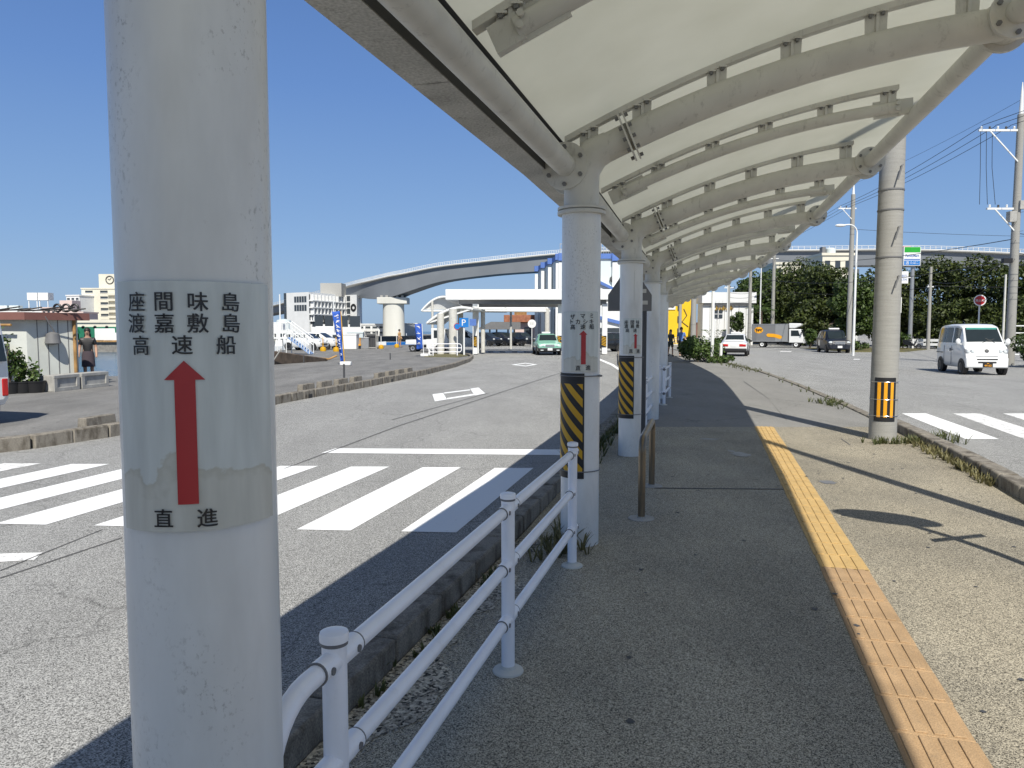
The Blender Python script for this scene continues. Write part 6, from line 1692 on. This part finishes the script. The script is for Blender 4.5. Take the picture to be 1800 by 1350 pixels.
# flags
def flag(label, px, py, Y, top, hgt, wid, lean, seed, scr):
    b = P(px, py, Y); b.z = 0; root = thing("banner_flag", label, "flag", (b.x, b.y, 0))
    tp = Vector((lean, 0, top))
    MB().tube([(0, 0, 0), tuple(tp)], .022, 8).build("pole", [M_yel if seed == 1 else M_white], root)
    MB().box((.05, 0, .09), (.5, .3, .18)).build("water_base", [M_bwhite], root, bevel=.04)
    rows = []; N_ = 22
    for i in range(N_ + 1):
        f = i / N_; z = top - hgt * f; x0 = lean * (z / top) - .03
        rows.append([(x0 - wid * (j / 5) * (1 - .55 * f * (seed == 1)), .09 * sin(5 * f + j * .8) + .04 * j / 5, z + .02 * sin(j * 1.2 + f * 7)) for j in range(6)])
    cl = MB().grid(rows); o = cl.build("cloth", [M_blue], root, sharp=80)
    so = o.modifiers.new("thickness", 'SOLIDIFY'); so.thickness = .006
    rng = np.random.default_rng(seed); s = MB()
    def cp(u, v):
        f = v * N_; i = min(N_ - 1, int(f)); a = Vector(rows[i][0]).lerp(Vector(rows[i + 1][0]), f - i); b2 = Vector(rows[i][5]).lerp(Vector(rows[i + 1][5]), f - i); jj = u * 5; j = min(4, int(jj))
        q0 = Vector(rows[i][j]).lerp(Vector(rows[i][j + 1]), jj - j); q1 = Vector(rows[i + 1][j]).lerp(Vector(rows[i + 1][j + 1]), jj - j)
        return q0.lerp(q1, f - i) + Vector((0, -.014, 0))
    for k in range(scr):
        v0 = .06 + .86 * k / scr; hh = .62 / scr
        for q in range(3):
            a = (rng.uniform(.2, .45), v0 + hh * rng.uniform(0, 1)); b2 = (rng.uniform(.5, .85), v0 + hh * rng.uniform(0, 1))
            pts_ = [cp(a[0] + (b2[0] - a[0]) * t / 4, a[1] + (b2[1] - a[1]) * t / 4) for t in range(5)]
            s.tube(pts_, .016, 5)
    s.build("script", [M_cloth], root); return root
flag("tall blue banner with white script leaning at the lot edge", 606, 648, 33.6, 2.45, 2.28, .36, -.14, 1, 9)
flag("smaller blue banner with white script near the shelter", 745, 627, 45.5, 2.0, 1.55, .40, -.10, 2, 4)

# loading gangway, old beam and gear on the quay
gw = thing("gangway", "white railed boarding gangway with a blue tread on the quay", "gangway", (-15.0, 50, 0)); go = Vector((-15.0, 50, 0))
ga, gb_ = P(505, 590, 50), P(552, 625, 50)
top_, bot_ = Vector((ga.x + .2, 50, 1.15)), Vector((gb_.x, 49.4, .08))
MB().quad(top_ + Vector((0, -.5, 0)), bot_ + Vector((0, -.5, 0)), bot_ + Vector((0, .5, 0)), top_ + Vector((0, .5, 0))).xprism([top_ + Vector((0, -.5, -.1)), bot_ + Vector((0, -.5, -.07)), bot_ + Vector((0, -.5, -.01)), top_ + Vector((0, -.5, -.02))], (0, 1.0, 0)).build("tread", [mat("pale blue deck", (.25, .38, .62), .6)], gw, go)
for sy in (-.5, .5):
    rl = MB()
    for z in (.55, 1.05): rl.tube([top_ + Vector((0, sy, z)), bot_ + Vector((0, sy, z))], .03, 8)
    for k in range(9): p = top_.lerp(bot_, k / 8); rl.cyl(p + Vector((0, sy, -.02)), p + Vector((0, sy, 1.05)), .025, n=8)
    rl.build("handrail", [M_white], gw, go)
pl_ = MB().box((ga.x - 1.1, 50, 1.1), (2.6, 1.4, .1))
pl_.build("platform", [M_white], gw, go)
rl = MB()
for x in (-2.3, -1.7, -1.1, -.5, .1):
    for sy in (-.6, .6): rl.cyl((ga.x + x, 50 + sy, 0), (ga.x + x, 50 + sy, 2.15), .03, n=8)
for z in (1.6, 2.12):
    for sy in (-.6, .6): rl.cyl((ga.x - 2.4, 50 + sy, z), (ga.x + .2, 50 + sy, z), .03, n=8)
rl.build("platform_rail", [M_white], gw, go)
wb_ = thing("timber_beam", "long brown timber beam with rusted fittings lying on the quay edge", "timber beam", (-11.2, 36.5, 0)); a, b = G(482, 641, 0), G(575, 634.5, 0)
wo_ = Vector((-11.2, 36.5, 0))
MB().xprism([(a.x, a.y, 0), (b.x, b.y, 0), (b.x, b.y, .12), (a.x, a.y, .62)], (-.1, .5, 0)).build("beam", [M_wood], wb_, wo_, bevel=.02)
MB().tube([(a.x - .1, a.y - .1, .05), (a.x + .35, a.y, .75)], .03, 6).build("prop", [M_conc], wb_, wo_)
MB().tube([(b.x - 1, b.y, .2), (b.x + .1, b.y, .1), (b.x + .5, b.y + .1, .28)], .05, 8).build("towing_eye", [M_rust], wb_, wo_)
def simple_things():
    for px, py, Y, hgt, lab in ((534, 638, 37, .38, "short dark stake on the lot near the timber beam"), (686, 632, 41, .35, "short dark stake in the middle of the lot"), (605, 668, 26.0, .5, "thin dark stake below the tall blue banner")):
        g = G(px, py, 0); single(MB().lathe([(.035, 0), (.03, hgt), (.01, hgt + .02)], (0, 0, 0), 10), "stake", [M_dark], lab, "stake", (g.x, g.y, 0))
    for px, py, lab in ((670, 613, "yellow-based barrier post left of the bridge pier"), (697.5, 611, "yellow-based barrier post in front of the bridge pier"), (568, 617.5, "low yellow post base in front of the white minivans"), (591, 618, "orange-yellow base beside the tall blue banner")):
        g = G(px, py, 0); r = thing("barrier_post", lab, "barrier post", (g.x, g.y, 0))
        MB().lathe([(.22, 0), (.25, .12), (.2, .3), (.06, .36)], (0, 0, 0), 14).build("base", [M_yel], r); MB().cyl((0, 0, .3), (0, 0, 1.1), .035, n=8).build("post", [M_white if 'pier' in lab else M_yel], r)
    for px, py, w, d, h, m, lab in ((613, 613.5, 1.6, 1.2, 1.35, M_bwhite, "white storage chest right of the tall banner"), (627, 612, 1.4, 1.2, 1.5, M_pale, "pale grey tank behind the storage chest"), (638, 613, 1.2, .9, 1.0, M_carg, "grey metal crate beside the orange gear")):
        g = G(px, py, 0); r = thing("storage_chest", lab, "storage chest", (g.x, g.y, 0)); MB().box((0, 0, h * .45), (w, d, h * .9)).build("body", [m], r, bevel=.03); MB().box((0, 0, h * .95), (w + .06, d + .06, h * .1)).build("lid", [m], r, bevel=.02)
    g = G(624, 613, 0); og = thing("hand_cart", "orange hand cart among the crates on the quay", "hand cart", (g.x, g.y - .4, 0))
    MB().box((0, 0, .35), (1.3, .7, .12)).build("tray", [M_orange], og)
    hm = MB()
    for x in (-.6, .6): hm.tube([(x, -.3, .3), (x, -.3, .95), (x, .3, .95), (x, .3, .3)], .035, 6)
    hm.build("frame", [M_orange], og)
    for x in (-.4, .4): MB().cyl((x, -.4, .15), (x, -.3, .15), .15, n=12).build("wheel", [M_rubber], og)
    g = G(653, 613, 0); cg = thing("wire_cage", "grey upright wire cage left of the bridge pier", "cage", (g.x, g.y, 0)); cm = MB()
    for x in (-.5, .5):
        for y in (-.4, .4): cm.box((x, y, .8), (.07, .07, 1.6))
    for z in (.1, 1.55): cm.box((0, -.4, z), (1.0, .07, .07)).box((0, .4, z), (1.0, .07, .07)).box((-.5, 0, z), (.07, .8, .07)).box((.5, 0, z), (.07, .8, .07))
    cm.build("frame", [M_conc], cg); ml = MB()
    for k in range(7): ml.box((-.42 + k * .14, -.4, .82), (.02, .02, 1.4))
    ml.box((0, .2, .7), (.85, .3, 1.2)); ml.build("mesh_panel", [M_dark], cg)
    # wheel stops along the lot kerb
    q = resample([(x - .26, y) for x, y in LK[2:]], 1.05); proto = None
    for i, a in enumerate(q[:16]):
        if i in (6, 11): continue
        b = q[i + 1]; rz = atan2(b.y - a.y, b.x - a.x)
        if proto is None:
            proto = single(MB().xprism([(-.33, -.09, 0), (-.33, .09, 0), (-.33, .07, .21), (-.33, -.07, .21)], (.66, 0, 0)), "wheel_stop", [M_kerb], "rough concrete wheel stop set just behind the lot kerb", "wheel stop", (a.x, a.y, 0), rz, "wheel stops along the lot kerb", bevel=.012)
        else: dup(proto, None, (a.x, a.y, 0), rz)
simple_things()

# boats moored beyond the quay
def boat(label, x, y, L, rz, hullm, cabin=True, buoy=(), z0=-2.0, mast=3.0):
    root = thing("moored_boat", label, "boat", (x, y, z0), rz)
    rows = []
    for k in range(9):
        f = k / 8; hw = L * .14 * (1 - max(0, (f - .55) / .45) ** 2) + .05; sh = 1.5 + .6 * f * f
        rows.append([(L * (f - .5), -hw, sh), (L * (f - .5), -hw * .8, .1), (L * (f - .5), hw * .8, .1), (L * (f - .5), hw, sh), (L * (f - .5), -hw, sh)])
    hm = MB().grid(rows); hm.add(rows[0][:4], [(0, 1, 2, 3)]); hm.build("hull", [hullm], root)
    if cabin:
        cb = MB().box((-L * .1, 0, 2.3), (L * .34, L * .2, 1.7)).box((-L * .12, 0, 3.5), (L * .2, L * .17, .9)).build("cabin", [M_bwhite], root, bevel=.08)
        for k in range(3): MB().box((-L * .2 + k * L * .1, -L * .101, 2.6), (L * .06, .04, .6)).build("window", [M_win], cb)
    MB().cyl((-L * .05, 0, 3), (-L * .05, 0, 3 + mast), .07, n=8).build("mast", [M_white], root)
    for bx, m_, r_ in buoy:
        MB().lathe([(.05, 0), (r_, .1), (r_ * 1.05, r_ * 1.4), (r_ * .6, r_ * 1.6)], (bx, -L * .12, 2.0), 14).build("buoy_tub", [m_], root)
    return root
boat("white work boat with orange tubs moored behind the gangway", -23.8, 78, 11, .1, M_bwhite, True, ((-1.4, M_cream, .55), (1.8, M_orange, .55), (4.2, M_cream, .5)), -1.6, 4.0)
boat("white cabin boat moored behind the minivans", -21.5, 92, 12, -.1, M_bwhite, True, (), -1.8, 4.5)
boat("dark-hulled ship moored beyond the bridge pier", -32, 215, 32, .0, M_carnavy, False, (), -1.5, 2.0)
boat("blue-hulled barge moored beside the bridge pier", -22, 160, 16, .0, M_signblue, False, (), -2.4, .5)

# ================================================================== PEOPLE
def person(label, x, y, rz, h=1.65, top=M_signblue, bottom=M_black, skirt=False, long_hair=False, walk=.18, arms=((.06, .05), (-.06, .05)), shirt_long=False, z0=0.0, capm=None):
    root = thing("person", label, "person", (x, y, z0), rz)
    k = h / 1.70
    def skin(name, pts, edges, rad, m, parent):
        me = bpy.data.meshes.new(name); me.from_pydata([tuple(Vector(p) * k) for p in pts], edges, []); me.materials.append(m)
        o = bpy.data.objects.new(name, me); col.objects.link(o); o.parent = parent
        o.modifiers.new("skin", 'SKIN')
        for i, r in enumerate(rad): me.skin_vertices[0].data[i].radius = (r[0] * k, r[1] * k) if isinstance(r, tuple) else (r * k, r * k)
        me.skin_vertices[0].data[0].use_root = True
        sb_ = o.modifiers.new("smooth", 'SUBSURF'); sb_.levels = 1; sb_.render_levels = 2
        return o
    w = walk
    sk = [(0, 0, .93), (0, 0, 1.12), (0, 0, 1.34), (0, .0, 1.44), (0, -.01, 1.52), (0, -.02, 1.60), (0, 0, 1.68),
          (.09, 0, .88), (.10, -w * .6, .49), (.10, -w * .8 + .04, .09), (.10, -w * .8 - .12, .035),
          (-.09, 0, .88), (-.10, w * .5 - .03, .50), (-.10, w + .05, .13), (-.10, w - .08, .05),
          (.17, 0, 1.38), (.23, arms[0][1] * .3, 1.12), (.23 + arms[0][0] * .3, -arms[0][1] - .06, .88), (.23 + arms[0][0] * .3, -arms[0][1] - .09, .79),
          (-.17, 0, 1.38), (-.23, arms[1][1] * .3, 1.12), (-.23 + arms[1][0] * .3, -arms[1][1] - .06, .88), (-.23 + arms[1][0] * .3, -arms[1][1] - .09, .79)]
    ed = [(0, 1), (1, 2), (2, 3), (3, 4), (4, 5), (5, 6), (0, 7), (7, 8), (8, 9), (9, 10), (0, 11), (11, 12), (12, 13), (13, 14), (2, 15), (15, 16), (16, 17), (17, 18), (2, 19), (19, 20), (20, 21), (21, 22)]
    ra = [.13, .12, (.15, .11), .06, .06, (.085, .10), (.07, .085), .085, .06, .042, .04, .085, .06, .042, .04, .055, .043, .033, .035, .055, .043, .033, .035]
    skin("body", sk, ed, ra, M_skin, root)
    tp = [sk[0], sk[1], sk[2], (0, 0, 1.42), sk[15], tuple(Vector(sk[15]).lerp(Vector(sk[16]), .75)), sk[19], tuple(Vector(sk[19]).lerp(Vector(sk[20]), .75))]
    if shirt_long: tp[0] = (0, 0, .80)
    skin("shirt", tp, [(0, 1), (1, 2), (2, 3), (2, 4), (4, 5), (2, 6), (6, 7)], [(.165, .14), (.15, .13), (.175, .13), .075, .075, .07, .075, .07], top, root)
    if skirt: MB().lathe([(.14, 1.0 * k), (.175, .85 * k), (.185, .50 * k), (.17, .50 * k), (.12, .98 * k)], (0, 0, 0), 18).build("skirt", [bottom], root)
    else: skin("shorts", [(0, 0, .95), sk[7], tuple(Vector(sk[7]).lerp(Vector(sk[8]), .8)), sk[11], tuple(Vector(sk[11]).lerp(Vector(sk[12]), .8))], [(0, 1), (1, 2), (0, 3), (3, 4)], [(.15, .14), .11, .10, .11, .10], bottom, root)
    hr = MB().ball((0, .015 * k, 1.645 * k), (.098 * k, .112 * k, .115 * k), 14)
    if long_hair: hr.ball((0, .07 * k, 1.47 * k), (.10 * k, .06 * k, .20 * k), 12)
    hr.build("hair", [M_hair], root)
    fc = MB().ball((0, -.105 * k, 1.60 * k), (.014 * k, .02 * k, .02 * k), 8)
    fc.build("nose", [M_skin], root)
    ey = MB()
    for sx in (-1, 1): ey.ball((sx * .033 * k, -.098 * k, 1.625 * k), (.012 * k, .008 * k, .008 * k), 8)
    ey.ball((0, -.098 * k, 1.555 * k), (.022 * k, .006 * k, .006 * k), 8)
    ey.build("features", [M_hair], root)
    if capm: MB().lathe([(.11 * k, 1.66 * k), (.105 * k, 1.72 * k), (.06 * k, 1.77 * k), (.01, 1.78 * k)], (0, 0, 0), 16).box((0, -.13 * k, 1.665 * k), (.16 * k, .14 * k, .015)).build("cap", [capm], root)
    for j in (10, 14):
        p = Vector(sk[j]) * k; MB().ball((p.x, p.y + .04, .04), (.05, .13, .045), 10).build("shoe", [M_dark], root)
    return root
M_khaki = mat("olive cloth", (.05, .055, .045), .9); M_denim = mat("blue cloth", (.07, .15, .38), .85); M_pinkc = mat("magenta cloth", (.55, .04, .16), .8); M_tan = mat("tan cloth", (.48, .30, .13), .85)
g = G(1178.5, 626, 0); person("woman in a dark olive dress walking under the canopy", g.x, g.y, .1, 1.62, M_khaki, M_khaki, skirt=False, long_hair=True, shirt_long=True)
g = G(1197, 627, 0); mn = person("man in a blue shirt and dark shorts walking beside the woman", g.x, g.y, -.05, 1.76, M_denim, M_black, shirt_long=True, walk=-.2)
bag = thing("carrier_bag", "lime yellow carrier bag held by the walking man", "bag", (g.x + .42, g.y - .1, .38))
MB().lathe([(.1, 0), (.2, .05), (.19, .25), (.09, .40), (.03, .48)], (0, 0, 0), 14).build("bag", [mat("lime plastic", (.55, .75, .05), .5)], bag)
person("person in black with long dark hair standing at the water's edge by the hut", -12.95, 22.6, .4, 1.62, M_black, mat("mauve cloth", (.06, .045, .055), .9), skirt=True, long_hair=True, walk=.03, shirt_long=True)
g = G(497, 618, 0); person("person in magenta with a white cap standing behind the gangway rail", g.x, 51.8, .6, 1.6, M_pinkc, M_pinkc, walk=.05, capm=M_cloth)
g = G(702.5, 610.5, 0); person("person in tan work clothes standing in front of the bridge pier", g.x, g.y, 1.2, 1.7, M_tan, M_tan, walk=.08)

# ================================================================== WEEDS AND GRIT
rng = np.random.default_rng(5)
def tufts(pts, n, h, spread, seed, blades=7):
    r = np.random.default_rng(seed); mb = MB()
    for _ in range(n):
        i = r.integers(len(pts) - 1); a, b = Vector(pts[i]), Vector(pts[i + 1]); p = a.lerp(b, r.uniform()) + Vector((r.normal() * spread, r.normal() * spread, 0))
        for k in range(blades):
            an = r.uniform(0, 6.3); L = h * r.uniform(.4, 1.2); le = r.uniform(.3, 1.1)
            t = p + Vector((cos(an) * L * le, sin(an) * L * le, L)); s = Vector((-sin(an), cos(an), 0)) * .006
            md = p.lerp(t, .5) + Vector((0, 0, L * .15)); b0 = p + Vector((cos(an), sin(an), 0)) * .01
            mb.quad(b0 - s, b0 + s, md + s, md - s); mb.quad(md - s, md + s, t)
    return mb
K = lambda y, o: (LKOFF(y) + o, y, 0)
tag(tufts([K(1.9, .06), K(3, .06), K(4, .05), K(5, .05)], 34, .05, .03, 1).build("kerb_weeds", [M_leafW], smooth=False), kind="stuff")
tag(tufts([(.18, 4.9, 0), (.42, 5.2, 0), (.3, 5.4, 0)], 26, .16, .06, 2).build("column_weeds", [M_grass], smooth=False), kind="stuff")
tag(tufts([K(8, .04), K(10, .0), K(12, .02), K(14, .1), K(16, .2)], 110, .16, .07, 3).build("verge_weeds", [M_leafW], smooth=False), kind="stuff")
tag(tufts([(5.0, 10.2, 0), (5.35, 10.15, 0), (5.75, 10.3, 0)], 50, .10, .06, 4).build("pole_weeds", [M_leafW], smooth=False), kind="stuff")
tag(tufts([(5.55, 10.2, 0), (5.38, 9.3, 0), (5.1, 8.3, 0), (4.85, 7.4, 0)], 90, .10, .05, 5).build("roadside_weeds", [M_grass], smooth=False), kind="stuff")
tag(tufts([(6.3, 10.9, -.1), (6.55, 11.2, -.1)], 22, .16, .12, 6).build("gutter_weeds", [M_leafW], smooth=False), kind="stuff")
tag(tufts([(6.75, 15.3, 0), (6.95, 16.4, 0)], 40, .12, .14, 8).build("kerb_end_weeds", [M_leafW], smooth=False), kind="stuff")
tag(tufts([(9.3, 28, 0), (10.1, 34.5, 0)], 60, .12, .2, 9).build("far_footway_weeds", [M_leafW], smooth=False), kind="stuff")
tag(tufts([(6.6, 14.2, 0), (7.2, 17, 0), (8.1, 21.5, 0), (9.2, 27, 0), (10.1, 33.5, 0), (10.3, 35.5, 0)], 34, .10, .12, 7).build("footway_weeds", [M_leafW], smooth=False), kind="stuff")
# loose pebbles beside the kerb
pb = MB()
for _ in range(900):
    y = rng.uniform(1.7, 5.2); x = LKOFF(y) + abs(rng.normal()) * .16 + .02; s = rng.uniform(.004, .010)
    pb.add([(x - s, y, .0), (x, y - s, .0), (x + s, y, .0), (x, y + s, 0), (x + s * .2, y, s * 1.1)], [(0, 1, 4), (1, 2, 4), (2, 3, 4), (3, 0, 4)])
tag(pb.build("pebbles", [mat("pebble", (.30, .28, .24), .9, .4, 40)], smooth=False), kind="stuff")
